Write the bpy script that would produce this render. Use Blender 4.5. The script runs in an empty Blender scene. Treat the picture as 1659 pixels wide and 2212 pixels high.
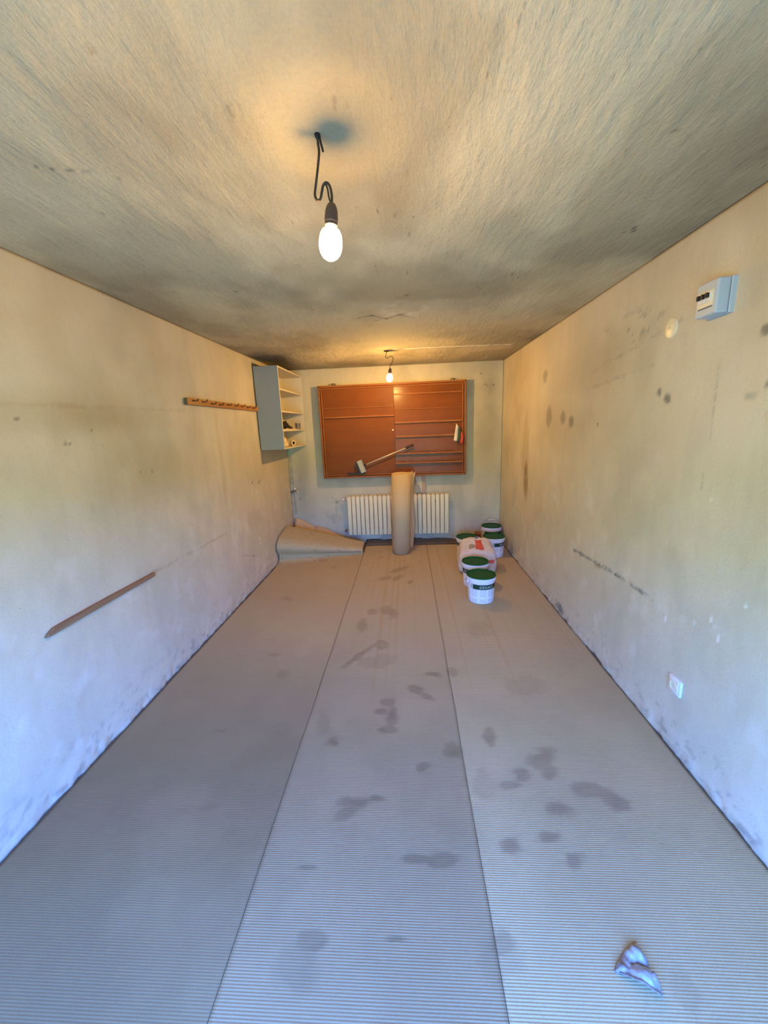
import bpy, bmesh, math, random
import numpy as np
from mathutils import Vector, Matrix

random.seed(7)
scene = bpy.context.scene
COL = scene.collection

# ------------------------------------------------------------------ camera
ROOM_L, ROOM_R, ROOM_B, ROOM_F, ROOM_H = -1.6276, 1.2625, 5.3615, -0.35, 2.3729
cam_data = bpy.data.cameras.new('camera')
cam_data.sensor_fit = 'HORIZONTAL'
cam_data.sensor_width = 36.0
cam_data.lens = 36.0 * 850.0 / 1659.0
cam_data.clip_start = 0.02
cam = bpy.data.objects.new('camera', cam_data)
COL.objects.link(cam)
PITCH, YAW, ROLL = -0.2127, -0.0626, -0.0392
_f = Vector((math.sin(YAW) * math.cos(PITCH), math.cos(YAW) * math.cos(PITCH), math.sin(PITCH)))
_r = _f.cross(Vector((0, 0, 1))).normalized()
_u = _r.cross(_f)
_r2 = _r * math.cos(ROLL) + _u * math.sin(ROLL)
_u2 = _u * math.cos(ROLL) - _r * math.sin(ROLL)
cam.matrix_world = Matrix(((_r2.x, _u2.x, -_f.x, 0), (_r2.y, _u2.y, -_f.y, 0), (_r2.z, _u2.z, -_f.z, 1.6), (0, 0, 0, 1)))
scene.camera = cam

# ------------------------------------------------------------------ world, exposure
world = bpy.data.worlds.new('sky')
scene.world = world
world.use_nodes = True
SKY_STRENGTH = 45.0
_bg = world.node_tree.nodes['Background']
_bg.inputs['Color'].default_value = (0.075, 0.25, 1.0, 1)
_bg.inputs['Strength'].default_value = SKY_STRENGTH
BULB_W = (62.0, 104.0)      # the bulb near the camera, the bulb at the tool board
BULB_COLOR = (1.0, 0.58, 0.16)
vs = scene.view_settings
vs.view_transform = 'Standard'
vs.look = 'None'
vs.gamma = 1.0
vs.use_curve_mapping = False
vs.exposure = 0.06
scene.cycles.max_bounces = 10
scene.cycles.diffuse_bounces = 7
scene.cycles.glossy_bounces = 3
scene.cycles.transparent_max_bounces = 12
scene.cycles.sample_clamp_indirect = 4.0
scene.cycles.caustics_reflective = False
scene.cycles.caustics_refractive = False

# low sun from behind the garage: lights the yard and the block added across it, not the room
_sd = bpy.data.lights.new('sun', 'SUN')
_sd.energy = 135.0
_sd.color = (1.0, 0.80, 0.90)
_sd.angle = math.radians(0.5)
_so = bpy.data.objects.new('sun', _sd)
_so.rotation_euler = (math.radians(-52), 0, math.radians(8))
COL.objects.link(_so)

# daylight portal in the open garage door (guides sampling of the sky, gives off no light itself)
_pd = bpy.data.lights.new('door_portal', 'AREA')
_pd.shape = 'RECTANGLE'
_pd.size, _pd.size_y = 2.5, 1.50
_pd.cycles.is_portal = True
_po = bpy.data.objects.new('door_portal', _pd)
_po.location = (-0.18, ROOM_F - 0.06, 0.75)
_po.rotation_euler = (math.radians(90), 0, 0)
COL.objects.link(_po)


# ------------------------------------------------------------------ node helpers
class NT:
    def __init__(self, m):
        self.t = m.node_tree
        self.n = self.t.nodes
        self.bsdf = self.n['Principled BSDF']
        self._c = None

    def link(self, a, b):
        self.t.links.new(a, b)

    def new(self, typ, **kw):
        nd = self.n.new(typ)
        for k, v in kw.items():
            setattr(nd, k, v)
        return nd

    def put(self, sock, v):
        if isinstance(v, bpy.types.NodeSocket):
            self.link(v, sock)
        elif isinstance(v, (tuple, list)) and len(v) == 3 and sock.type == 'RGBA':
            sock.default_value = (*v, 1)
        else:
            sock.default_value = v

    def obj(self):
        if self._c is None:
            self._c = self.new('ShaderNodeTexCoord').outputs['Object']
        return self._c

    def mapping(self, scale=(1, 1, 1), rot=(0, 0, 0), loc=(0, 0, 0), src=None):
        m = self.new('ShaderNodeMapping')
        self.link(src or self.obj(), m.inputs['Vector'])
        m.inputs['Scale'].default_value = scale
        m.inputs['Rotation'].default_value = rot
        m.inputs['Location'].default_value = loc
        return m.outputs[0]

    def noise(self, scale, detail=3, rough=0.55, vec=None, dist=0.0):
        n = self.new('ShaderNodeTexNoise')
        self.link(vec or self.obj(), n.inputs['Vector'])
        n.inputs['Scale'].default_value = scale
        n.inputs['Detail'].default_value = detail
        n.inputs['Roughness'].default_value = rough
        n.inputs['Distortion'].default_value = dist
        return n.outputs['Fac']

    def ramp(self, f, a, b, va=0.0, vb=1.0):
        n = self.new('ShaderNodeMapRange')
        n.interpolation_type = 'SMOOTHSTEP'
        self.put(n.inputs['Value'], f)
        n.inputs['From Min'].default_value = a
        n.inputs['From Max'].default_value = b
        n.inputs['To Min'].default_value = va
        n.inputs['To Max'].default_value = vb
        return n.outputs['Result']

    def math(self, op, a, b=0.0, c=0.0):
        n = self.new('ShaderNodeMath', operation=op)
        self.put(n.inputs[0], a)
        self.put(n.inputs[1], b)
        self.put(n.inputs[2], c)
        return n.outputs[0]

    def mix(self, f, a, b, blend='MIX'):
        n = self.new('ShaderNodeMix', data_type='RGBA', blend_type=blend)
        self.put(n.inputs[0], f)
        self.put(n.inputs[6], a)
        self.put(n.inputs[7], b)
        return n.outputs[2]

    def attr(self, name='paint'):
        a = self.new('ShaderNodeAttribute', attribute_name=name)
        s = self.new('ShaderNodeSeparateColor')
        self.link(a.outputs['Color'], s.inputs[0])
        return s.outputs

    def bump(self, h, strength=0.3, dist=0.005, prev=None):
        b = self.new('ShaderNodeBump')
        b.inputs['Strength'].default_value = strength
        b.inputs['Distance'].default_value = dist
        self.put(b.inputs['Height'], h)
        if prev is not None:
            self.link(prev, b.inputs['Normal'])
        self.link(b.outputs[0], self.bsdf.inputs['Normal'])
        return b.outputs[0]

    def color(self, c):
        self.put(self.bsdf.inputs['Base Color'], c)


def material(name, rough=0.6, metal=0.0, spec=0.5, color=None):
    m = bpy.data.materials.new(name)
    m.use_nodes = True
    t = NT(m)
    t.bsdf.inputs['Roughness'].default_value = rough
    t.bsdf.inputs['Metallic'].default_value = metal
    t.bsdf.inputs['Specular IOR Level'].default_value = spec
    if color:
        t.color(color)
    return m, t


def simple(name, color, rough=0.6, metal=0.0, spec=0.5, var=0.12, scale=30.0, bump=0.0):
    """a plain painted or plastic surface with a little procedural variation"""
    m, t = material(name, rough, metal, spec)
    n = t.noise(scale, 4)
    dark = tuple(c * (1 - var) for c in color)
    lite = tuple(min(1, c * (1 + var)) for c in color)
    t.color(t.mix(n, dark, lite))
    if bump:
        t.bump(n, bump, 0.003)
    return m


# ------------------------------------------------------------------ materials
def plaster(name, base, alt, streak=(1, 1, 1)):
    m, t = material(name, 0.9, 0, 0.25)
    big = t.ramp(t.noise(1.1, 4, 0.6), 0.32, 0.70)
    c = t.mix(big, base, alt)
    mid = t.ramp(t.noise(5.0, 5, 0.65, vec=t.mapping(streak)), 0.42, 0.72)
    c = t.mix(t.math('MULTIPLY', mid, 0.38), c, tuple(x * 0.74 for x in base))
    fine = t.ramp(t.noise(160.0, 3, 0.7), 0.35, 0.65)
    c = t.mix(t.math('MULTIPLY', fine, 0.13), c, tuple(x * 0.5 for x in base))
    pits = t.ramp(t.noise(26.0, 4, 0.7), 0.68, 0.73)
    c = t.mix(t.math('MULTIPLY', pits, 0.40), c, (0.20, 0.17, 0.13))
    a = t.attr()
    c = t.mix(a[0], c, (0.165, 0.165, 0.15))
    c = t.mix(a[1], c, (0.30, 0.20, 0.095))
    c = t.mix(a[2], c, (0.90, 0.89, 0.84))
    t.color(c)
    b = t.bump(t.noise(9.0, 5, 0.6), 0.35, 0.012)
    t.bump(t.noise(120.0, 3, 0.6), 0.22, 0.003, b)
    return m


M_WALL = plaster('limewashed_plaster', (0.68, 0.60, 0.455), (0.60, 0.52, 0.385), (2.5, 1.2, 0.35))
M_BACK = plaster('back_wall_plaster', (0.66, 0.58, 0.43), (0.58, 0.505, 0.37), (1.5, 1.5, 0.5))


def ceiling_material():
    m, t = material('brushed_ceiling_plaster', 0.92, 0, 0.2)
    big = t.ramp(t.noise(0.9, 4, 0.6), 0.35, 0.68)
    c = t.mix(big, (0.68, 0.585, 0.385), (0.58, 0.49, 0.315))
    st = t.noise(1.0, 5, 0.65, vec=t.mapping((34, 9, 10), (0, 0, 0.12)))
    st2 = t.noise(1.0, 4, 0.6, vec=t.mapping((60, 24, 20), (0, 0, -0.35)))
    grooves = t.ramp(st, 0.62, 0.72)
    patch = t.ramp(t.noise(3.2, 4, 0.6), 0.40, 0.66)
    grime = t.math('MULTIPLY', grooves, t.math('MULTIPLY', patch, 0.85))
    c = t.mix(grime, c, (0.24, 0.19, 0.14))
    fine = t.ramp(t.noise(70.0, 4, 0.7), 0.40, 0.66)
    c = t.mix(t.math('MULTIPLY', fine, 0.15), c, (0.30, 0.26, 0.20))
    a = t.attr()
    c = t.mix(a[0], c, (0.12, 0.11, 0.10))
    c = t.mix(a[1], c, (0.27, 0.20, 0.12))
    c = t.mix(a[2], c, (0.86, 0.83, 0.74))
    t.color(c)
    b = t.bump(st, 0.55, 0.012)
    b = t.bump(st2, 0.40, 0.006, b)
    t.bump(t.noise(55.0, 4, 0.65), 0.35, 0.004, b)
    return m


M_CEIL = ceiling_material()


def cardboard(name, dusty, brown, attr=True, flute=0.0):
    m, t = material(name, 0.82, 0, 0.25)
    n = t.noise(2.2, 4, 0.6)
    c = t.mix(t.ramp(n, 0.35, 0.7), dusty, tuple(0.86 * x for x in dusty))
    f = t.noise(240.0, 3, 0.7)
    c = t.mix(t.math('MULTIPLY', t.ramp(f, 0.4, 0.7), 0.22), c, tuple(0.55 * x for x in brown))
    if attr:
        a = t.attr()
        c = t.mix(a[2], c, (0.52, 0.385, 0.195))
        c = t.mix(t.math('MULTIPLY', a[0], t.math('SUBTRACT', 1.0, t.math('MULTIPLY', a[2], 0.62))), c, brown)
        c = t.mix(a[1], c, tuple(0.45 * x for x in brown))
    t.color(c)
    t.bump(t.noise(90.0, 3, 0.6), 0.12, 0.002)
    return m


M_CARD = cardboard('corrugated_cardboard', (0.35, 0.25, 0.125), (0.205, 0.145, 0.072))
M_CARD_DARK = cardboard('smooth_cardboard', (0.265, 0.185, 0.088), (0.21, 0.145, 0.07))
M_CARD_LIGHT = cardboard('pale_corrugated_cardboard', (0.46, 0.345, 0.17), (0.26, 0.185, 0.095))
M_KRAFT = cardboard('kraft_paper_roll', (0.66, 0.46, 0.25), (0.54, 0.36, 0.19), attr=False)
M_CARD_SHADE = cardboard('shaded_cardboard', (0.15, 0.105, 0.06), (0.12, 0.085, 0.045), attr=False)  # board darkened to carry the shade under the radiator
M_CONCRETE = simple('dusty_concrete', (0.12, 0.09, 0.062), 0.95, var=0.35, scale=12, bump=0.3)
M_GROUND = simple('ground_bounce_green', (0.10, 0.26, 0.13), 0.95, var=0.2, scale=4)  # unseen ground, tinted green to colour the bounced light
M_BLOCKER = simple('blocker_bounce_green', (0.06, 0.16, 0.08), 0.95, var=0.2, scale=3)  # for the added block outside, green for the bounced light


def wood(name, a, b, rough=0.35, scale=(3, 30, 30), coat=0.0, spec=0.3):
    m, t = material(name, rough, 0, spec)
    v = t.mapping(scale)
    g = t.noise(1.0, 6, 0.65, vec=v, dist=0.6)
    c = t.mix(t.ramp(g, 0.3, 0.7), a, b)
    p = t.noise(2.4, 4, 0.6)
    c = t.mix(t.math('MULTIPLY', t.ramp(p, 0.4, 0.75), 0.35), c, tuple(0.6 * x for x in a))
    t.color(c)
    t.bsdf.inputs['Coat Weight'].default_value = coat
    t.bsdf.inputs['Coat Roughness'].default_value = 0.22
    t.bump(g, 0.12, 0.002)
    return m


M_BOARD = wood('varnished_plywood', (0.215, 0.060, 0.012), (0.245, 0.073, 0.016), 0.40, (1.2, 3, 9), 0.0, 0.10)
M_BOARD_GLOSS = wood('glossy_plywood', (0.21, 0.058, 0.012), (0.24, 0.070, 0.016), 0.24, (1.2, 3, 9), 0.0, 0.14)
M_FRAME = wood('varnished_frame_wood', (0.29, 0.095, 0.027), (0.37, 0.13, 0.04), 0.36, (4, 20, 40), 0.0, 0.15)
M_LATH = wood('weathered_lath_wood', (0.25, 0.135, 0.07), (0.34, 0.20, 0.115), 0.7, (40, 3, 40))
M_RAIL = wood('pine_rail_wood', (0.36, 0.15, 0.035), (0.47, 0.215, 0.06), 0.5, (40, 3, 40))
M_RAIL_END = simple('dark_end_grain', (0.13, 0.08, 0.035), 0.8)
M_IRON = simple('rusty_dark_iron', (0.035, 0.022, 0.018), 0.6, 0.5)
M_STEEL = simple('bright_steel', (0.75, 0.73, 0.70), 0.25, 1.0, var=0.05)
M_PALEMETAL = simple('pale_coated_metal', (0.72, 0.66, 0.60), 0.3, 0.3, var=0.05)
M_BRASS = simple('dull_brass', (0.30, 0.22, 0.14), 0.4, 0.9)
M_CABBLUE = simple('blue_grey_paint', (0.33, 0.33, 0.32), 0.5, var=0.06, scale=6)
M_CABCREAM = simple('cream_paint', (0.66, 0.60, 0.48), 0.55, var=0.06, scale=8)
M_RAD = simple('cream_radiator_enamel', (0.80, 0.70, 0.43), 0.45, var=0.08, scale=18)
M_WHITEPL = simple('white_plastic', (0.80, 0.79, 0.76), 0.4, var=0.04)
M_CREAMPL = simple('yellowed_plastic', (0.80, 0.72, 0.50), 0.35, var=0.06)
M_GREYPL = simple('grey_plastic', (0.50, 0.56, 0.62), 0.4, var=0.03)
M_BLACKPL = simple('black_plastic', (0.014, 0.013, 0.013), 0.45, var=0.2)
M_GREEN = simple('green_plastic', (0.004, 0.085, 0.022), 0.42, spec=0.2, var=0.06)
M_BAND = simple('dark_green_print', (0.006, 0.040, 0.020), 0.45, var=0.05)
M_BUCKET = simple('bucket_white_plastic', (0.88, 0.86, 0.84), 0.38, var=0.03)
M_LETTER = simple('white_lettering', (0.66, 0.78, 0.70), 0.5, var=0.02)
M_CORD = simple('brown_flex', (0.055, 0.036, 0.018), 0.55, var=0.2)
M_HOLDER = simple('brown_bakelite', (0.115, 0.062, 0.042), 0.42, var=0.1)
M_BRICK = simple('red_brick_clay', (0.22, 0.065, 0.035), 0.9, var=0.3, scale=60, bump=0.3)
M_BRUSHFACE = simple('speckled_pale_bristle', (0.50, 0.48, 0.40), 0.85, var=0.5, scale=120)
M_WHITECLOTH = simple('white_cloth', (0.74, 0.72, 0.66), 0.85, var=0.05)
M_GREENCLOTH = simple('green_cloth', (0.045, 0.085, 0.055), 0.85, var=0.1)
M_REDCLOTH = simple('red_cloth', (0.55, 0.06, 0.045), 0.85, var=0.1)
M_TINGREY = simple('grey_tin', (0.33, 0.29, 0.29), 0.4, 0.6, var=0.12)
M_RAG = simple('cream_rag', (0.70, 0.58, 0.38), 0.9, var=0.25, scale=70)
M_PINKPAPER = simple('pinkish_board', (0.52, 0.36, 0.26), 0.9, var=0.28, scale=70)
M_CREAMPAPER = simple('cream_board', (0.68, 0.60, 0.45), 0.9, var=0.12, scale=70)
M_GREYPAPER = simple('grey_speckled_board', (0.36, 0.36, 0.32), 0.9, var=0.5, scale=110)


def print_material():
    """bucket sleeve: white with small grey print in three columns (flat print)"""
    m, t = material('printed_label', 0.45, 0, 0.4)
    sx = t.new('ShaderNodeSeparateXYZ')
    t.link(t.obj(), sx.inputs[0])
    ang = t.math('ARCTAN2', sx.outputs['Y'], sx.outputs['X'])
    u = t.math('MULTIPLY', ang, 0.125)            # metres round the bucket
    z = sx.outputs['Z']
    lines = t.math('FRACT', t.math('MULTIPLY', z, 110.0))
    rows = t.math('GREATER_THAN', lines, 0.52)
    col = t.math('FRACT', t.math('MULTIPLY', u, 12.5))
    incol = t.math('MULTIPLY', t.math('GREATER_THAN', col, 0.10), t.math('LESS_THAN', col, 0.88))
    cx = t.new('ShaderNodeCombineXYZ')
    t.link(t.math('MULTIPLY', u, 420.0), cx.inputs[0])
    t.link(t.math('FLOOR', t.math('MULTIPLY', z, 110.0)), cx.inputs[1])
    wn = t.noise(1.0, 1, 0.5, vec=cx.outputs[0])
    words = t.ramp(wn, 0.44, 0.50)
    para = t.noise(1.0, 0, 0.5, vec=t.mapping((0, 0, 26)))
    gap = t.ramp(para, 0.36, 0.40)
    ink = t.math('MULTIPLY', t.math('MULTIPLY', rows, incol), t.math('MULTIPLY', words, gap))
    c = t.mix(t.math('MULTIPLY', ink, 0.62), (0.88, 0.87, 0.85), (0.16, 0.18, 0.20))
    t.color(c)
    return m


M_PRINT = print_material()


def bag_material():
    m, t = material('paper_sack', 0.85, 0, 0.3)
    c = t.mix(t.ramp(t.noise(6, 4), 0.35, 0.7), (0.72, 0.60, 0.47), (0.64, 0.50, 0.38))
    c = t.mix(t.math('MULTIPLY', t.ramp(t.noise(40, 3), 0.5, 0.7), 0.2), c, (0.5, 0.38, 0.28))
    t.color(c)
    t.bump(t.noise(13, 4, 0.6, dist=1.2), 0.5, 0.012)
    return m


M_BAG = bag_material()
M_BAGRED = simple('red_print', (0.62, 0.085, 0.045), 0.7, var=0.12, scale=60)
M_BAGBROWN = simple('brown_print', (0.34, 0.25, 0.15), 0.7, var=0.2, scale=60)
M_BAGPURPLE = simple('purple_print', (0.20, 0.16, 0.28), 0.7, var=0.2, scale=60)


def bulb_glass():
    m, t = material('glowing_bulb_glass', 0.3)
    em = t.new('ShaderNodeEmission')
    em.inputs['Color'].default_value = (1.0, 0.86, 0.62, 1)
    em.inputs['Strength'].default_value = 9.0
    tr = t.new('ShaderNodeBsdfTransparent')
    mx = t.new('ShaderNodeMixShader')
    mx.inputs[0].default_value = 0.35
    t.link(tr.outputs[0], mx.inputs[1])
    t.link(em.outputs[0], mx.inputs[2])
    out = [n for n in t.n if n.type == 'OUTPUT_MATERIAL'][0]
    t.link(mx.outputs[0], out.inputs['Surface'])
    return m


M_BULB = bulb_glass()


def emitter():
    m, t = material('glowing_core', 0.3)
    t.bsdf.inputs['Base Color'].default_value = (1, 0.9, 0.7, 1)
    t.bsdf.inputs['Emission Color'].default_value = (1, 0.85, 0.6, 1)
    t.bsdf.inputs['Emission Strength'].default_value = 30.0
    return m


M_CORE = emitter()


def scrap_material():
    m, t = material('torn_plaster_scrap', 0.6, 0, 0.4)
    a = t.attr()
    c = t.mix(t.ramp(t.noise(60, 4), 0.35, 0.65), (0.36, 0.365, 0.36), (0.26, 0.26, 0.255))
    c = t.mix(a[0], c, (0.20, 0.15, 0.11))
    c = t.mix(a[1], c, (0.13, 0.13, 0.14))
    t.color(c)
    t.bump(t.noise(90, 4), 0.4, 0.004)
    return m


M_SCRAP = scrap_material()


# ------------------------------------------------------------------ object helpers
def tag(o, label=None, cat=None, group=None, kind=None):
    if label:
        o['label'] = label
    if cat:
        o['category'] = cat
    if group:
        o['group'] = group
    if kind:
        o['kind'] = kind
    return o


def thing(name, label, cat, loc=(0, 0, 0), rot=(0, 0, 0), group=None):
    o = bpy.data.objects.new(name, None)
    o.empty_display_size = 0.05
    o.location = loc
    o.rotation_euler = rot
    COL.objects.link(o)
    return tag(o, label, cat, group)


def link_mesh(name, me, mat, parent=None, smooth=False, loc=None):
    if smooth:
        me.shade_smooth()
    me.materials.append(mat)
    o = bpy.data.objects.new(name, me)
    COL.objects.link(o)
    if parent is not None:
        o.parent = parent
    if loc is not None:
        o.location = loc
    return o


def from_bm(name, bm, mat, parent=None, smooth=False, loc=None, auto=None):
    bmesh.ops.recalc_face_normals(bm, faces=bm.faces)
    me = bpy.data.meshes.new(name)
    bm.to_mesh(me)
    bm.free()
    o = link_mesh(name, me, mat, parent, smooth, loc)
    if auto is not None:
        me.shade_smooth()
        me.set_sharp_from_angle(angle=math.radians(auto))
    return o


def add_box(bm, lo, hi, bevel=0.0, seg=2, rot=None, mat4=None):
    c = [(lo[i] + hi[i]) / 2 for i in range(3)]
    s = [max(hi[i] - lo[i], 1e-5) for i in range(3)]
    r = bmesh.ops.create_cube(bm, size=1.0)
    vs_ = r['verts']
    bmesh.ops.scale(bm, vec=s, verts=vs_)
    if bevel > 0:
        es = list({e for v in vs_ for e in v.link_edges})
        bv = bmesh.ops.bevel(bm, geom=es, offset=bevel, segments=seg, affect='EDGES', profile=0.5)
        vs_ = list({v for f in bv['faces'] for v in f.verts} | {v for v in vs_ if v.is_valid})
    if mat4 is not None:
        bmesh.ops.transform(bm, matrix=mat4, verts=vs_)
    bmesh.ops.translate(bm, vec=c, verts=vs_)
    return vs_


def add_lathe(bm, prof, seg=32, cap0=True, cap1=True, mat4=None):
    """profile of (radius, z); closed ends when asked"""
    rings = []
    new = []
    for r, z in prof:
        ring = [bm.verts.new((r * math.cos(2 * math.pi * k / seg), r * math.sin(2 * math.pi * k / seg), z)) for k in range(seg)]
        rings.append(ring)
        new += ring
    for a, b in zip(rings[:-1], rings[1:]):
        for k in range(seg):
            bm.faces.new((a[k], a[(k + 1) % seg], b[(k + 1) % seg], b[k]))
    if cap0:
        bm.faces.new(rings[0][::-1])
    if cap1:
        bm.faces.new(rings[-1])
    if mat4 is not None:
        bmesh.ops.transform(bm, matrix=mat4, verts=new)
    return new


def add_tube(bm, pts, rad, seg=8, caps=True):
    pts = [Vector(p) for p in pts]
    rings = []
    up = Vector((0, 0, 1))
    prev = None
    for i, p in enumerate(pts):
        d = (pts[min(i + 1, len(pts) - 1)] - pts[max(i - 1, 0)]).normalized()
        if prev is None:
            a = d.cross(up if abs(d.z) < 0.9 else Vector((0, 1, 0))).normalized()
        else:
            a = (prev - d * prev.dot(d)).normalized()
        prev = a
        b = d.cross(a)
        r = rad[i] if isinstance(rad, (list, tuple)) else rad
        rings.append([bm.verts.new(p + a * r * math.cos(2 * math.pi * k / seg) + b * r * math.sin(2 * math.pi * k / seg)) for k in range(seg)])
    for a, b in zip(rings[:-1], rings[1:]):
        for k in range(seg):
            bm.faces.new((a[k], a[(k + 1) % seg], b[(k + 1) % seg], b[k]))
    if caps:
        bm.faces.new(rings[0][::-1])
        bm.faces.new(rings[-1])


def smooth_path(pts, n=6):
    """Catmull-Rom through the points"""
    P = [Vector(p) for p in pts]
    P = [P[0] * 2 - P[1]] + P + [P[-1] * 2 - P[-2]]
    out = []
    for i in range(1, len(P) - 2):
        a, b, c, d = P[i - 1:i + 3]
        for k in range(n):
            t = k / n
            out.append(0.5 * (2 * b + (c - a) * t + (2 * a - 5 * b + 4 * c - d) * t * t + (3 * b - a - 3 * c + d) * t ** 3))
    out.append(P[-2])
    return out


def add_prism(bm, poly, axis, a, b):
    """polygon extruded along an axis from a to b; poly gives the other two coordinates in order"""
    def pt(p, v):
        q = list(p)
        q.insert(axis, v)
        return q
    A = [bm.verts.new(pt(p, a)) for p in poly]
    B = [bm.verts.new(pt(p, b)) for p in poly]
    n = len(poly)
    for k in range(n):
        bm.faces.new((A[k], A[(k + 1) % n], B[(k + 1) % n], B[k]))
    bm.faces.new(A[::-1])
    bm.faces.new(B)


def copy_thing(src, name, label, loc, rot, group=None):
    r = src.copy()
    r.name = name
    COL.objects.link(r)
    r.location = loc
    r.rotation_euler = rot
    r['label'] = label
    if group:
        r['group'] = group
    for ch in list(src.children):
        c = ch.copy()
        COL.objects.link(c)
        c.parent = r
        for g in list(ch.children):
            d = g.copy()
            COL.objects.link(d)
            d.parent = c
    return r


# ------------------------------------------------------------------ numpy helpers
def vnoise(u, v, seed):
    rs = np.random.RandomState(seed)
    L = rs.rand(256, 256)
    iu, iv = np.floor(u).astype(int), np.floor(v).astype(int)
    fu, fv = u - iu, v - iv
    fu, fv = fu * fu * (3 - 2 * fu), fv * fv * (3 - 2 * fv)
    g = lambda a, b: L[a % 256, b % 256]
    return (g(iu, iv) * (1 - fu) * (1 - fv) + g(iu + 1, iv) * fu * (1 - fv) + g(iu, iv + 1) * (1 - fu) * fv + g(iu + 1, iv + 1) * fu * fv)


def fbm(u, v, seed, oct=4, gain=0.5):
    s, a, t = 0.0, 1.0, 0.0
    for k in range(oct):
        s = s + a * vnoise(u * 2 ** k + 13.1 * k, v * 2 ** k + 7.7 * k, seed + k)
        t += a
        a *= gain
    return s / t


def sstep(x, a, b):
    t = np.clip((x - a) / (b - a), 0, 1)
    return t * t * (3 - 2 * t)


def grid_mesh(name, X, Y, Z, paint=None, flip=False, back=None):
    """quads over a (rows, cols) grid of points; paint is rows x cols x 3; back adds a slab behind the border by that vector"""
    R, C = X.shape
    co = np.stack([X, Y, Z], -1).reshape(-1, 3)
    i = np.arange(R * C).reshape(R, C)
    q = np.stack([i[:-1, :-1], i[:-1, 1:], i[1:, 1:], i[1:, :-1]], -1).reshape(-1, 4)
    if back is not None:
        loop = np.concatenate([i[0, :-1], i[:-1, -1], i[-1, :0:-1], i[:0:-1, 0]])
        n0 = len(co)
        co = np.concatenate([co, co[loop] + np.array(back)])
        m = len(loop)
        b = n0 + np.arange(m)
        skirt = np.stack([np.roll(loop, -1), loop, b, np.roll(b, -1)], -1)
        q = np.concatenate([q, skirt])
        if paint is not None:
            paint = np.concatenate([paint.reshape(-1, 3), paint.reshape(-1, 3)[loop]])
    if flip:
        q = q[:, ::-1]
    me = bpy.data.meshes.new(name)
    me.vertices.add(len(co))
    me.vertices.foreach_set('co', co.astype(np.float32).ravel())
    me.loops.add(q.size)
    me.loops.foreach_set('vertex_index', q.astype(np.int32).ravel())
    me.polygons.add(len(q))
    me.polygons.foreach_set('loop_start', np.arange(0, q.size, 4, dtype=np.int32))
    me.update(calc_edges=True)
    if paint is not None:
        p = paint.reshape(-1, 3)
        a = me.color_attributes.new('paint', 'FLOAT_COLOR', 'POINT')
        a.data.foreach_set('color', np.concatenate([p, np.ones((len(p), 1))], 1).astype(np.float32).ravel())
    me.validate()
    return me


# ================================================================== THE SETTING
def blot(U, V, cu, cv, ru, rv, seed, soft=0.45, wob=0.55):
    n = fbm(U / max(ru, 0.02) * 1.3 + 5, V / max(rv, 0.02) * 1.3 + 9, seed, 3) - 0.5
    d = np.sqrt(((U - cu) / ru) ** 2 + ((V - cv) / rv) ** 2) + n * wob
    return 1 - sstep(d, 1 - soft, 1 + soft * 0.4)


def seg_mark(U, V, a, b, w, seed, broken=0.0):
    au, av = a
    du, dv = b[0] - au, b[1] - av
    L2 = du * du + dv * dv
    t = np.clip(((U - au) * du + (V - av) * dv) / L2, 0, 1)
    wob = (fbm(U * 18, V * 18, seed, 3) - 0.5) * w * 2.2
    d = np.hypot(U - au - t * du, V - av - t * dv) + wob
    k = 1 - sstep(d, w * 0.4, w * 1.2)
    if broken:
        k = k * sstep(fbm(U * 70, V * 55, seed + 3, 4, 0.65), broken - 0.12, broken + 0.12)
    return k


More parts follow.
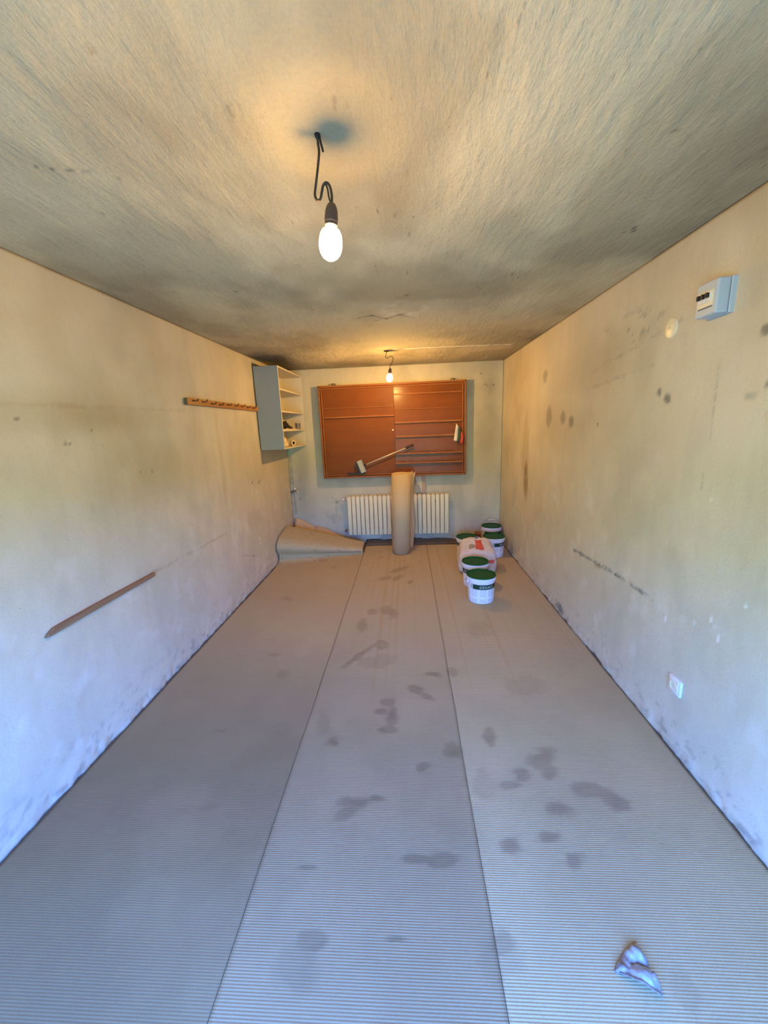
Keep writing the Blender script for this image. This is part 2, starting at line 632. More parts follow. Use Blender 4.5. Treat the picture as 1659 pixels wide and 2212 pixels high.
def side_wall(name, x, sgn):
    """sgn = +1: room on the +x side (wall_left); -1: room on the -x side (wall_right)"""
    step = 0.0125
    ys = np.arange(ROOM_F, ROOM_B + step, step)
    ys[-1] = ROOM_B
    zs = np.linspace(0, ROOM_H, int(ROOM_H / step))
    Y, Z = np.meshgrid(ys, zs)
    seed = 11 if sgn > 0 else 51
    d = (fbm(Y * 1.6, Z * 1.6, seed, 4) - 0.5) * 0.014 + (fbm(Y * 14, Z * 14, seed + 9, 3) - 0.5) * 0.003
    low = 1 - sstep(Z, 0.0, 0.07 + 0.06 * fbm(Y * 4, Z * 0, seed + 4))
    rough = fbm(Y * 22, Z * 30, seed + 20, 4)
    d += low * (0.006 + 0.022 * (rough - 0.42))
    edge = np.minimum(np.minimum(Z / 0.03, (ROOM_H - Z) / 0.03), (ROOM_B - Y) / 0.03).clip(0, 1)
    d *= np.where(Z < 0.05, 1.0, edge)
    d = np.maximum(d, -0.004) + 0.0
    P = np.zeros(Y.shape + (3,))
    dirt, brown, chalk = P[..., 0], P[..., 1], P[..., 2]
    spots = sstep(fbm(Y * 26, Z * 34, seed + 30, 3), 0.63, 0.70)
    dirt += low * (0.10 + 0.75 * sstep(rough, 0.48, 0.66)) * 0.45 + 0.32 * spots * (1 - sstep(Z, 0.03, 0.30))
    # soot and damp towards the ceiling
    brown += 0.30 * sstep(fbm(Y * 1.3 + 3, Z * 1.0, seed + 40, 4), 0.45, 0.72) * sstep(Z, 0.8, 1.6)
    dirt += 0.10 * sstep(fbm(Y * 3, Z * 3, seed + 44, 4), 0.55, 0.75)
    chalk += 0.16 * sstep(fbm(Y * 9, Z * 7, seed + 60, 4), 0.60, 0.80) * (1 - sstep(Z, 0.8, 1.5))
    if sgn < 0:
        for k, (cu, cv, ru, rv, s) in enumerate([(2.108, 1.717, .022, .024, .8), (2.042, 1.679, .030, .027, .85), (1.547, 1.884, .028, .024, .8),
                (3.646, 1.633, .075, .10, .55), (3.328, 1.615, .06, .055, .6), (3.159, 1.581, .05, .05, .7), (3.79, 1.993, .07, .06, .5),
                (1.505, 1.694, .012, .018, .7), (1.572, 1.66, .03, .012, .4), (2.73, 1.56, .012, .010, .8)]):
            dirt += s * blot(Y, Z, cu, cv, ru, rv, 70 + k)
        brown += 0.75 * blot(Y, Z, 4.25, 0.98, .09, .24, 90) + 0.35 * blot(Y, Z, 4.3, 1.35, .12, .4, 91)
        brown += 0.35 * blot(Y, Z, 3.5, 1.55, .6, .30, 92, 0.9) + 0.25 * blot(Y, Z, 2.9, 1.95, .7, .2, 93, 0.9)
        dirt += 0.75 * seg_mark(Y, Z, (2.963, 0.626), (2.354, 0.663), 0.012, 95, 0.42)
        dirt += 0.75 * seg_mark(Y, Z, (2.354, 0.663), (1.982, 0.661), 0.011, 96, 0.42)
        brown += 0.6 * blot(Y, Z, 2.58, 0.635, .05, .02, 97)
        dirt += 0.35 * seg_mark(Y, Z, (1.75, 1.25), (1.73, 1.94), 0.004, 98, 0.40)
        dirt += 0.30 * seg_mark(Y, Z, (2.9, 1.90), (2.0, 2.02), 0.010, 99, 0.47)
        dirt += 0.30 * seg_mark(Y, Z, (2.95, 1.80), (2.15, 1.86), 0.010, 100, 0.47)
        dirt += 0.9 * seg_mark(Y, Z, (1.672, 2.115), (1.660, 2.130), 0.004, 101)
        dirt += 0.5 * sstep(fbm(Y * 20, Z * 24, 140, 3), 0.58, 0.66) * blot(Y, Z, 2.45, 2.08, .35, .10, 141, 0.8)
        for k, (cu, cv) in enumerate([(1.686, .704), (1.572, .743), (1.457, .872), (1.698, 1.228), (1.66, 1.21), (1.88, .615), (1.55, .70), (1.60, .76)]):
            chalk += 0.85 * seg_mark(Y, Z, (cu, cv - .02), (cu - .006, cv + .022), 0.005, 110 + k, 0.40)
        dirt += 0.7 * blot(Y, Z, 3.158, .055, .10, .045, 130)
        dirt += 0.5 * blot(Y, Z, 5.0, .08, .18, .10, 131)
    else:
        brown += 0.30 * blot(Y, Z, 1.8, 1.72, .9, .12, 171, 0.9) + 0.30 * blot(Y, Z, 2.6, 1.35, .7, .22, 172, 0.9)
        brown += 0.14 * seg_mark(Y, Z, (0.9, 1.74), (2.95, 1.775), 0.010, 173, 0.35)
        brown += 0.35 * seg_mark(Y, Z, (2.265, 0.748), (3.326, 0.722), 0.010, 174, 0.35)
        brown += 0.25 * blot(Y, Z, 3.40, 1.25, .05, .55, 175, 0.9)
        for k, (cu, cv) in enumerate([(1.821, 1.583), (1.845, 1.580), (1.997, 1.64), (1.607, 1.692), (2.326, 1.386), (2.44, 1.38)]):
            dirt += 0.8 * blot(Y, Z, cu, cv, .009, .009, 180 + k)
        for k, (cu, cv) in enumerate([(4.028, 1.079), (4.224, 1.061)]):
            dirt += 0.9 * seg_mark(Y, Z, (cu - .02, cv - .01), (cu + .02, cv + .012), 0.010, 190 + k)
        dirt += 0.16 * blot(Y, Z, 4.15, 1.14, .35, .16, 195, 0.9)
        dirt += 0.7 * seg_mark(Y, Z, (3.6, 0.42), (3.95, 0.30), 0.008, 197, 0.45)
        chalk += 0.8 * seg_mark(Y, Z, (4.05, 0.47), (4.07, 0.40), 0.016, 198, 0.40)
    np.clip(P, 0, 1, out=P)
    X = x + sgn * d
    me = grid_mesh(name, X, Y, Z, P, flip=(sgn < 0), back=(-sgn * 0.16, 0, 0))
    o = link_mesh(name, me, M_WALL, smooth=True)
    return tag(o, kind='structure')


side_wall('wall_left', ROOM_L, 1)
side_wall('wall_right', ROOM_R, -1)


def back_wall():
    step = 0.0125
    xs = np.linspace(ROOM_L, ROOM_R, int((ROOM_R - ROOM_L) / step))
    zs = np.linspace(0, ROOM_H, int(ROOM_H / step))
    X, Z = np.meshgrid(xs, zs)
    d = (fbm(X * 1.8, Z * 1.8, 201, 4) - 0.5) * 0.010
    edge = np.minimum(np.minimum(Z, ROOM_H - Z), np.minimum(X - ROOM_L, ROOM_R - X)) / 0.04
    d = np.maximum(d * edge.clip(0, 1), -0.003)
    P = np.zeros(X.shape + (3,))
    P[..., 0] += 0.20 * sstep(fbm(X * 3, Z * 3, 210, 4), 0.50, 0.72)
    P[..., 0] += 0.35 * blot(X, Z, -1.45, 1.05, .12, .45, 211, 0.9) + 0.30 * blot(X, Z, -1.5, .55, .2, .4, 212, 0.9)
    P[..., 0] += 0.35 * (1 - sstep(Z, 0, 0.25)) * sstep(fbm(X * 9, Z * 9, 213, 4), 0.40, 0.65)
    P[..., 0] += 0.30 * blot(X, Z, 1.12, 2.05, .16, .35, 214, 0.9)
    P[..., 1] += 0.25 * blot(X, Z, 1.05, 1.5, .2, .9, 215, 0.9)
    for k, (cu, cv, r) in enumerate([(1.03, 2.085, .010), (1.06, 2.07, .007), (1.14, 2.075, .011), (.98, 2.22, .012), (-1.50, .66, .012), (-1.05, .66, .01), (-.99, .60, .012)]):
        P[..., 0] += 0.8 * blot(X, Z, cu, cv, r, r * 1.3, 220 + k)
    P[..., 0] += 0.40 * seg_mark(X, Z, (-1.60, 1.25), (-1.585, .45), 0.016, 230, 0.30)
    P[..., 0] += 0.22 * sstep(fbm(X * 20, Z * 20, 232, 3), .5, .68) * blot(X, Z, -1.02, .45, .14, .25, 231, 0.6)
    np.clip(P, 0, 1, out=P)
    me = grid_mesh('wall_back', X, ROOM_B - d, Z, P, back=(0, 0.16, 0))
    tag(link_mesh('wall_back', me, M_BACK, smooth=True), kind='structure')


back_wall()


def ceiling():
    step = 0.0125
    xs = np.linspace(ROOM_L, ROOM_R, int((ROOM_R - ROOM_L) / step))
    ys = np.linspace(ROOM_F, ROOM_B, int((ROOM_B - ROOM_F) / step))
    X, Y = np.meshgrid(xs, ys)
    d = (fbm(X * 1.4, Y * 1.4, 301, 4) - 0.5) * 0.012 + (fbm(X * 26, Y * 7, 303, 4) - 0.5) * 0.0055
    edge = np.minimum(np.minimum(X - ROOM_L, ROOM_R - X), ROOM_B - Y) / 0.05
    d = d * edge.clip(0, 1)
    P = np.zeros(X.shape + (3,))
    P[..., 0] += 0.25 * sstep(fbm(X * 2.2, Y * 1.5, 310, 4), 0.52, 0.74)
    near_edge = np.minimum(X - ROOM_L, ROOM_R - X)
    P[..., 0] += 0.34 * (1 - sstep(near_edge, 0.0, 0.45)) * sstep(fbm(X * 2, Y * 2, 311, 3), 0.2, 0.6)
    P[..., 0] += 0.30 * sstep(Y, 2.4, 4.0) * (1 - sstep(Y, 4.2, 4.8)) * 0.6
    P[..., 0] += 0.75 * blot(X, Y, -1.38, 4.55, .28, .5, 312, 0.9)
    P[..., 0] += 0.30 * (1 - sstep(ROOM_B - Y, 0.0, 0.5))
    P[..., 1] += 0.35 * sstep(fbm(X * 2.5 + 4, Y * 1.6, 314, 4), 0.54, 0.72)
    for k, (cu, cv, r) in enumerate([(.766, 1.328, .008), (.024, 2.602, .012), (.95, 1.95, .006), (-.62, .95, .006), (.35, .8, .006)]):
        P[..., 1] += 0.9 * blot(X, Y, cu, cv, r, r * 1.4, 320 + k)
    P[..., 0] += 0.9 * seg_mark(X, Y, (.965, 1.89), (.985, 1.945), 0.0055, 330)
    P[..., 0] += 0.6 * seg_mark(X, Y, (-1.047, 1.271), (-.911, 1.311), 0.004, 331, 0.35)
    for a, b in [((-.32, 3.05), (-.22, 3.0)), ((-.22, 3.0), (-.12, 3.12)), ((-.12, 3.12), (-.02, 3.02)), ((-.02, 3.02), (.08, 3.12)), ((-.2, 3.14), (.0, 3.0))]:
        P[..., 0] += 0.5 * seg_mark(X, Y, a, b, 0.010, 333, 0.36)
    # a filled crack runs across in front of the back wall
    ridge = seg_mark(X, Y, (-.10, 4.27), (1.08, 4.325), 0.020, 340)
    P[..., 2] += 0.75 * ridge
    P[..., 2] += 0.35 * blot(X, Y, .0, 2.95, .22, .25, 345, 0.8) * sstep(fbm(X * 14, Y * 14, 346, 3), .45, .65)
    d = d + ridge * 0.006
    np.clip(P, 0, 1, out=P)
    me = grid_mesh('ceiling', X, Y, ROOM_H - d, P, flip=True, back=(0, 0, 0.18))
    tag(link_mesh('ceiling', me, M_CEIL, smooth=True), kind='structure')


ceiling()

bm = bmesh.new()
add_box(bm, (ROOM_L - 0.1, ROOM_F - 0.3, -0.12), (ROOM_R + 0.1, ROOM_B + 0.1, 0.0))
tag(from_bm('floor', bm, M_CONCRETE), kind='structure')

bm = bmesh.new()      # front wall round the open garage door
DOOR_L, DOOR_R, DOOR_H = -1.43, 1.07, 1.50
add_box(bm, (ROOM_L - 0.16, ROOM_F - 0.2, 0), (DOOR_L, ROOM_F, ROOM_H + 0.15))
add_box(bm, (DOOR_R, ROOM_F - 0.2, 0), (ROOM_R + 0.16, ROOM_F, ROOM_H + 0.15))
add_box(bm, (DOOR_L, ROOM_F - 0.2, DOOR_H), (DOOR_R, ROOM_F, ROOM_H + 0.15))
tag(from_bm('wall_front', bm, M_WALL), kind='structure')

bm = bmesh.new()      # unseen yard outside the door, coloured green for its bounce light
add_box(bm, (-14, -16, -0.25), (14, ROOM_F - 0.3, -0.02))
tag(from_bm('ground', bm, M_GROUND), kind='structure')
bm = bmesh.new()  # unseen block, added and shaped to cut off low sky light
add_box(bm, (-14, -12.5, -0.02), (-3.0, -9.0, 3.2))
add_box(bm, (-3.0, -12.5, -0.02), (14, -9.5, 2.0))
tag(from_bm('sky_blocker', bm, M_BLOCKER), kind='structure')

# ================================================================== CARDBOARD ON THE FLOOR
SMUDGES = [(-0.34, 3.203, 0.057, -0.001, 0.007, -0.087), (-0.188, 3.2, 0.089, -0.019, 0.0, -0.103), (-0.401, 2.964, 0.052, -0.054, -0.015, -0.084), (-0.38, 2.522, 0.109, 0.153, 0.017, -0.033), (-0.216, 2.679, 0.049, 0.0, 0.006, -0.099), (-0.256, 3.99, 0.085, 0.059, 0.011, -0.075), (-0.141, 3.999, 0.065, 0.061, 0.012, -0.074), (-0.115, 4.25, 0.101, 0.088, 0.009, -0.07), (0.002, 3.865, 0.048, -0.002, -0.001, -0.062), (-1.2, 3.495, 0.051, -0.002, 0.019, -0.063), (-0.878, 2.312, 0.044, 0.0, 0.015, -0.05), (-0.885, 4.348, 0.05, -0.003, 0.011, -0.062), (-1.09, 4.586, 0.053, -0.003, 0.014, -0.068), (0.134, 2.311, 0.059, -0.014, -0.006, -0.039), (0.263, 2.331, 0.026, -0.034, -0.017, -0.033), (0.016, 2.161, 0.059, -0.024, -0.009, -0.041), (0.084, 2.093, 0.038, -0.028, -0.008, -0.022), (-0.149, 2.039, 0.05, 0.0, 0.001, -0.032), (-0.185, 1.961, 0.047, 0.0, 0.001, -0.03), (-0.12, 1.925, 0.042, 0.0, 0.002, -0.071), (-0.154, 1.82, 0.08, 0.001, 0.001, -0.029), (0.388, 1.772, 0.044, 0.015, 0.0, -0.081), (0.035, 1.582, 0.034, 0.015, 0.008, -0.029), (0.189, 1.683, 0.045, -0.021, -0.019, -0.048), (0.611, 1.655, 0.085, 0.043, 0.002, -0.053), (0.493, 1.552, 0.042, 0.001, -0.015, -0.053), (0.437, 1.498, 0.051, 0.001, -0.005, -0.019), (0.619, 1.554, 0.038, 0.001, -0.015, -0.044), (0.76, 1.481, 0.091, -0.008, -0.021, -0.04), (0.853, 1.43, 0.042, -0.038, -0.038, -0.037), (0.601, 1.392, 0.096, 0.002, -0.015, -0.041), (0.52, 1.269, 0.061, 0.002, -0.01, -0.03), (0.362, 1.237, 0.039, -0.024, -0.03, -0.036), (0.578, 1.19, 0.043, 0.001, -0.014, -0.035), (-0.252, 1.401, 0.093, 0.002, 0.004, -0.038), (-0.289, 1.356, 0.048, 0.032, 0.015, -0.021), (-0.172, 1.418, 0.051, 0.001, 0.001, -0.022), (-0.002, 1.176, 0.096, 0.003, -0.001, -0.021), (0.085, 1.173, 0.077, 0.003, -0.003, -0.031), (-0.409, 1.136, 0.039, 0.001, 0.003, -0.01), (-0.333, 0.92, 0.045, 0.001, 0.007, -0.028), (-0.072, 0.936, 0.048, 0.002, 0.001, -0.013), (0.259, 0.934, 0.041, 0.002, -0.007, -0.031), (-0.416, 1.731, 0.054, 0.001, 0.008, -0.042), (-1.013, 2.543, 0.052, 0.0, 0.008, -0.024), (-1.051, 1.804, 0.037, 0.0, 0.007, -0.013), (-0.907, 1.364, 0.052, 0.018, 0.013, -0.016), (0.579, 4.089, 0.05, -0.002, -0.01, -0.067)]
FAINT = [(-0.5, 1.878, 0.053, 0.001, 0.028, -0.132), (0.538, 2.889, 0.108, -0.002, -0.025, -0.139), (0.685, 2.203, 0.113, 0.0, -0.031, -0.107), (-0.22, 2.45, 0.16, 0, 0, 0.10), (0.30, 1.50, 0.05, 0, 0, 0.10), (-0.36, 0.86, 0.07, 0, 0, 0.06), (0.25, 0.9, 0.07, 0, 0, 0.07), (0.75, 0.84, 0.04, 0, 0, 0.05)]


def smudge_field(X, Y):
    dirty = np.zeros(X.shape)
    n = (fbm(X * 15, Y * 15, 401, 5, 0.6) - 0.5) * 1.7
    for lst, amp in ((SMUDGES, 0.95), (FAINT, 0.42)):
        for (cx, cy, ax, ay, bx, by) in lst:
            R = 2.2 * (abs(ax) + abs(ay) + abs(bx) + abs(by)) + 0.02
            sel = (np.abs(X - cx) < R) & (np.abs(Y - cy) < R)
            if not sel.any():
                continue
            det = ax * by - ay * bx
            dx, dy = X[sel] - cx, Y[sel] - cy
            p = (dx * by - dy * bx) / det
            q = (dy * ax - dx * ay) / det
            d = np.sqrt(p * p + q * q) + n[sel] * 1.0
            k = amp * (1 - sstep(d, 0.55, 1.15)) * (0.6 + 0.4 * sstep(n[sel], -0.5, 0.4))
            dirty[sel] = np.maximum(dirty[sel], k)
    return dirty


FL_PITCH = 0.0076


def sheet(name, x0, x1, y0, y1, z0, amp, label, end_seed, curl=None, mat=None, dirt_amp=1.0):
    nc = int((x1 - x0) / 0.0145)
    nr = int((y1 - y0) / (FL_PITCH / 4))
    u = np.linspace(0, 1, nc)
    s = np.linspace(0, 1, nr)
    U, S = np.meshgrid(u, s)
    X = x0 + U * (x1 - x0)
    X = X + (vnoise(S * 14, S * 0, 77) - 0.5) * 0.006
    yend = y1 + 0.03 * (fbm(U * 9, U * 0, end_seed, 4) - 0.5)
    A = y0 + S * (yend - y0)                       # length along the sheet
    wave = 0.5 + 0.5 * np.cos(2 * np.pi * A / FL_PITCH + 0.7 * fbm(X * 3, A * 3, end_seed + 2, 2))
    crush = smudge_field(X, A)
    amp_f = amp * (1 - 0.5 * crush) * (0.75 + 0.5 * fbm(X * 4, A * 4, end_seed + 3, 3))
    bulge = (fbm(X * 2.4, A * 1.7, end_seed + 4, 3) - 0.4) * 0.004
    bulge = np.maximum(bulge, 0) * np.minimum(np.minimum(U, 1 - U) * 8, 1)
    H = z0 + bulge + amp_f * wave
    if curl is None:
        Yc, Zc, NY, NZ = A, np.zeros_like(A), np.zeros_like(A), np.ones_like(A)
    else:
        Yc, Zc, NY, NZ = curl(U, A)
    Yc = Yc + NY * H
    Zc = Zc + np.where(NZ > 0.999, H, NZ * H + z0 * 0)
    P = np.zeros(X.shape + (3,))
    P[..., 0] = crush * dirt_amp + 0.22 * sstep(fbm(X * 1.6, A * 0.9, end_seed + 5, 4), 0.35, 0.75)
    # the far end is coloured paler, standing in for lamp light there
    P[..., 2] = 0.92 * sstep(A + 0.5 * (fbm(X * 1.5, A * 1.5, end_seed + 12, 3) - 0.5), 1.3, 3.3)
    P[..., 1] = 0.0 + 0.10 * (1 - wave)
    scuff = sstep(fbm(X * 40, A * 40, end_seed + 6, 3), 0.74, 0.80)
    P[..., 1] += 0.35 * scuff * sstep(A, 3.4, 4.6)
    P[..., 2] += 0.05 * sstep(fbm(X * 5, A * 5, end_seed + 8, 4), 0.58, 0.75)
    np.clip(P, 0, 1, out=P)
    me = grid_mesh(name, X, Yc, Zc, P, back=(0, 0, -0.0042) if curl is None else None)
    o = link_mesh(name, me, mat or M_CARD, smooth=True)
    if curl is not None:
        sd = o.modifiers.new('thickness', 'SOLIDIFY')
        sd.thickness = 0.003
        sd.offset = -1
    return tag(o, label, 'cardboard')


_PROF = np.array([(0, 0), (.10, .002), (.19, .010), (.255, .030), (.288, .07), (.275, .12), (.238, .165), (.226, .21), (.252, .262), (.315, .30), (.41, .325), (.54, .35), (.70, .37)])
_fine = np.array([tuple(p) for p in smooth_path([(a, b, 0) for a, b in _PROF], 8)])[:, :2]


def left_curl(U, A):
    Y, Z = A.copy(), np.zeros_like(A)
    NY, NZ = np.zeros_like(A), np.ones_like(A)
    for c in range(A.shape[1]):
        u = U[0, c]
        ys = 4.28 + (4.70 - 4.28) * u
        sy = 1.0 + (0.50 - 1.0) * u
        sz = 1.0 + (0.27 - 1.0) * u
        py, pz = _fine[:, 0] * sy, _fine[:, 1] * sz
        L = np.concatenate([[0], np.cumsum(np.hypot(np.diff(py), np.diff(pz)))])
        t = A[:, c] - ys
        m = t > 0
        span = A[-1, c] - ys
        tt = t[m] * (L[-1] / span)
        yy, zz = np.interp(tt, L, py), np.interp(tt, L, pz)
        Y[m, c], Z[m, c] = ys + yy, zz
        gy, gz = np.gradient(py, L), np.gradient(pz, L)
        ty, tz = np.interp(tt, L, gy), np.interp(tt, L, gz)
        n = np.hypot(ty, tz)
        NY[m, c], NZ[m, c] = -tz / n, ty / n
    return Y, Z, NY, NZ


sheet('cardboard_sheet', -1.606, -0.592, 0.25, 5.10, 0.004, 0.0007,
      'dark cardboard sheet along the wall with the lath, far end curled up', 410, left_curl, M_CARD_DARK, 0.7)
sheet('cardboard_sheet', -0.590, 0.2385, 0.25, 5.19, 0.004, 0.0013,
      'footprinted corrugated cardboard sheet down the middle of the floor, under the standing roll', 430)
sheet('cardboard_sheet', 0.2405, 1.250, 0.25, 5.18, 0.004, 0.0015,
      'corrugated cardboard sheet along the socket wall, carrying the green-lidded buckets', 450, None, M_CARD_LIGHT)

# torn leftover sheet leaning in the corner behind the curled end
top = [(-1.60, .385), (-1.57, .392), (-1.52, .37), (-1.46, .35), (-1.40, .31), (-1.36, .295), (-1.33, .262), (-1.31, .250), (-1.29, .272), (-1.24, .258), (-1.17, .235), (-1.08, .19), (-1.0, .155), (-.93, .12), (-.85, .095), (-.76, .06), (-.68, .03)]
bm = bmesh.new()
rows = []
for x, z in top:
    zz = z + random.uniform(-.006, .006)
    rows.append([bm.verts.new((x, 5.20, 0.006)), bm.verts.new((x, 5.26, zz * .45 + .004)), bm.verts.new((x + random.uniform(-.004, .004), 5.345 - .10 * (1 - min(1, zz / .3)), zz))])
for a, b in zip(rows[:-1], rows[1:]):
    for k in (0, 1):
        bm.faces.new((a[k], b[k], b[k + 1], a[k + 1]))
o = from_bm('cardboard_offcut', bm, M_KRAFT, smooth=True)
sd = o.modifiers.new('thickness', 'SOLIDIFY')
sd.thickness = 0.004
tag(o, 'torn cardboard offcut with ragged top edge leaning on the back wall behind the curled sheet', 'cardboard')

# ragged strip of board, radiator shade put into its colour, turned up against the wall under the radiator
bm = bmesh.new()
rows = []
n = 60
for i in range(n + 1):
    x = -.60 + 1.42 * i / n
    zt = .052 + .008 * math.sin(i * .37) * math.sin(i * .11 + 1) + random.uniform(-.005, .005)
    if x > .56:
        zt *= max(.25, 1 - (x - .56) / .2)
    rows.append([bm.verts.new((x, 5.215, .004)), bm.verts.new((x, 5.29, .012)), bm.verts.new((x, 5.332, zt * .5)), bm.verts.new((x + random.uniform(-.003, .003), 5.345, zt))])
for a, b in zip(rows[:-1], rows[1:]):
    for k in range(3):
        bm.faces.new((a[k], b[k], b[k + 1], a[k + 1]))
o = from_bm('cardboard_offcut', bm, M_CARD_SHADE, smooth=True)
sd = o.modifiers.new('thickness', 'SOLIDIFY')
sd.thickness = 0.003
tag(o, 'ragged shade-darkened cardboard strip turned up against the back wall under the radiator', 'cardboard')

# ================================================================== LAMPS
def lamp(watts, y, att, path, holder_top, tilt, label, cord_r, hold_r, bulb_r, seg=20):
    t = thing('bulb_pendant', label, 'lamp', (att[0], y, ROOM_H))
    base = Vector((att[0], y, ROOM_H))
    pts = [Vector(p) - base for p in path]
    bm = bmesh.new()
    sp = smooth_path(pts, 8)
    add_tube(bm, [p + Vector((0, 0, 0)) for p in sp], cord_r, 8)
    from_bm('cord', bm, M_CORD, t, smooth=True)
    ht = Vector(holder_top) - base
    Mx = Matrix.Translation(ht) @ Matrix.Rotation(tilt, 4, 'Y')
    k = hold_r / 0.0185
    bm = bmesh.new()
    add_lathe(bm, [(.0055 * k, .004 * k), (.011 * k, 0), (.0150 * k, -.008 * k), (.0175 * k, -.018 * k), (.0185 * k, -.030 * k), (.0185 * k, -.043 * k), (.0172 * k, -.0445 * k), (.0172 * k, -.052 * k), (.0150 * k, -.052 * k)], 24, mat4=Mx)
    from_bm('lamp_holder', bm, M_HOLDER, t, auto=40)
    bm = bmesh.new()
    r = bulb_r
    z0 = -.052 * k
    add_lathe(bm, [(.013, z0 + .006), (.0135, z0), (.016, z0 - .006), (.0245, z0 - .012), (r * .92, z0 - .023), (r * .985, z0 - .036), (r, z0 - .049), (r * .96, z0 - .060), (r * .84, z0 - .071), (r * .62, z0 - .0805), (r * .33, z0 - .0865), (.003, z0 - .0885)], 28, cap1=True, mat4=Mx)
    b = from_bm('bulb', bm, M_BULB, t, smooth=True)
    c = ht + Matrix.Rotation(tilt, 3, 'Y') @ Vector((0, 0, z0 - .047))
    bm = bmesh.new()
    bmesh.ops.create_icosphere(bm, subdivisions=2, radius=.0035)
    bmesh.ops.scale(bm, vec=(1, 1, 2.4), verts=bm.verts)
    bmesh.ops.translate(bm, vec=c, verts=bm.verts)
    from_bm('filament', bm, M_CORE, b, smooth=True)
    # the lamp's own light
    ld = bpy.data.lights.new('bulb_light', 'POINT')
    ld.energy = watts
    ld.color = BULB_COLOR
    ld.shadow_soft_size = 0.016
    ld.use_nodes = True
    nt = ld.node_tree
    em = nt.nodes['Emission']
    tc = nt.nodes.new('ShaderNodeTexCoord')
    sx = nt.nodes.new('ShaderNodeSeparateXYZ')
    nt.links.new(tc.outputs['Normal'], sx.inputs[0])
    mr = nt.nodes.new('ShaderNodeMapRange')
    mr.interpolation_type = 'SMOOTHSTEP'
    mr.inputs['From Min'].default_value = 0.0
    mr.inputs['From Max'].default_value = 0.75
    mr.inputs['To Min'].default_value = 1.0
    mr.inputs['To Max'].default_value = 0.17       # the lamp sends less light back up past its cap
    nt.links.new(sx.outputs['Z'], mr.inputs['Value'])
    md = nt.nodes.new('ShaderNodeMapRange')
    md.interpolation_type = 'SMOOTHSTEP'
    md.inputs['From Min'].default_value = -0.95
    md.inputs['From Max'].default_value = -0.25
    md.inputs['To Min'].default_value = 0.58       # an upright filament shines less end-on than sideways
    md.inputs['To Max'].default_value = 1.0
    mm = nt.nodes.new('ShaderNodeMath')
    mm.operation = 'MULTIPLY'
    nt.links.new(sx.outputs['Z'], md.inputs['Value'])
    nt.links.new(mr.outputs['Result'], mm.inputs[0])
    nt.links.new(md.outputs['Result'], mm.inputs[1])
    nt.links.new(mm.outputs[0], em.inputs['Strength'])
    lo = bpy.data.objects.new('bulb_light', ld)
    COL.objects.link(lo)
    lo.parent = t
    lo.location = c
    return t, base


T1, b1 = lamp(BULB_W[0], 1.234, (-.217, 0), [(-.217, 1.234, 2.375), (-.216, 1.234, 2.35), (-.215, 1.234, 2.33), (-.222, 1.234, 2.29), (-.230, 1.232, 2.25), (-.233, 1.23, 2.230), (-.228, 1.23, 2.217), (-.219, 1.232, 2.220), (-.214, 1.234, 2.238), (-.209, 1.234, 2.253), (-.200, 1.234, 2.259), (-.191, 1.234, 2.250), (-.187, 1.234, 2.228), (-.1888, 1.234, 2.204)],
      (-.1888, 1.234, 2.206), math.radians(5.5), 'bare glowing bulb in a brown holder hanging from the ceiling nearest the camera', .0034, .0185, .033)
# second strand of the flex beside the holder, and a stub of wire at the ceiling
bm = bmesh.new()
add_tube(bm, smooth_path([Vector(p) - b1 for p in [(-.203, 1.235, 2.2585), (-.198, 1.236, 2.245), (-.1955, 1.236, 2.225), (-.1895, 1.235, 2.205)]], 6), .0024, 6)
from_bm('wire_strand', bm, M_CORD, T1, smooth=True)
bm = bmesh.new()
add_tube(bm, smooth_path([Vector(p) - b1 for p in [(-.212, 1.234, 2.374), (-.2085, 1.233, 2.352), (-.2055, 1.233, 2.340), (-.2035, 1.233, 2.331)]], 5), .0028, 6)
add_lathe(bm, [(.008, .002), (.007, -.005), (.003, -.012)], 12)
from_bm('ceiling_hook', bm, M_IRON, T1, smooth=True)

T2, b2 = lamp(BULB_W[1], 4.334, (-.180, 0), [(-.180, 4.334, 2.375), (-.184, 4.334, 2.345), (-.192, 4.334, 2.312), (-.186, 4.334, 2.302), (-.170, 4.334, 2.298), (-.150, 4.334, 2.310), (-.130, 4.334, 2.314), (-.116, 4.334, 2.300), (-.116, 4.334, 2.272), (-.135, 4.334, 2.238), (-.153, 4.334, 2.212), (-.148, 4.334, 2.192)],
      (-.148, 4.334, 2.194), math.radians(6), 'small bare glowing bulb hanging in front of the wooden tool board', .0030, .0175, .034)
bm = bmesh.new()
add_lathe(bm, [(.030, .002), (.028, -.008), (.012, -.014), (.004, -.016)], 16)
from_bm('ceiling_rose', bm, M_IRON, T2, smooth=True)

# ================================================================== WALL CABINET
CX0, CX1, CY0, CY1, CZ0, CZ1 = ROOM_L + .012, -1.350, 4.354, 5.338, 1.398, 2.285
cab = thing('shelf_unit', 'blue-grey open wall shelf unit high in the far corner beside the hook rail', 'shelf', (CX0, CY0, CZ0))
cw, cl, ch = CX1 - CX0, CY1 - CY0, CZ1 - CZ0
bm = bmesh.new()
add_box(bm, (0, 0, 0), (cw - .004, .016, ch), .0015)
from_bm('side_panel', bm, M_CABBLUE, cab)
bm = bmesh.new()
add_box(bm, (cw - .004, 0, 0), (cw, .016, ch), .0012)
from_bm('edge_strip', bm, M_CABCREAM, cab)
bm = bmesh.new()
add_box(bm, (0, cl - .016, 0), (cw, cl, ch), .0015)
from_bm('side_panel', bm, M_CABCREAM, cab)
bm = bmesh.new()
add_box(bm, (0, .016, 0), (cw, cl - .016, .016), .0015)
from_bm('bottom_board', bm, M_CABCREAM, cab)
bm = bmesh.new()
add_box(bm, (0, .016, ch - .016), (cw, cl - .016, ch), .0015)
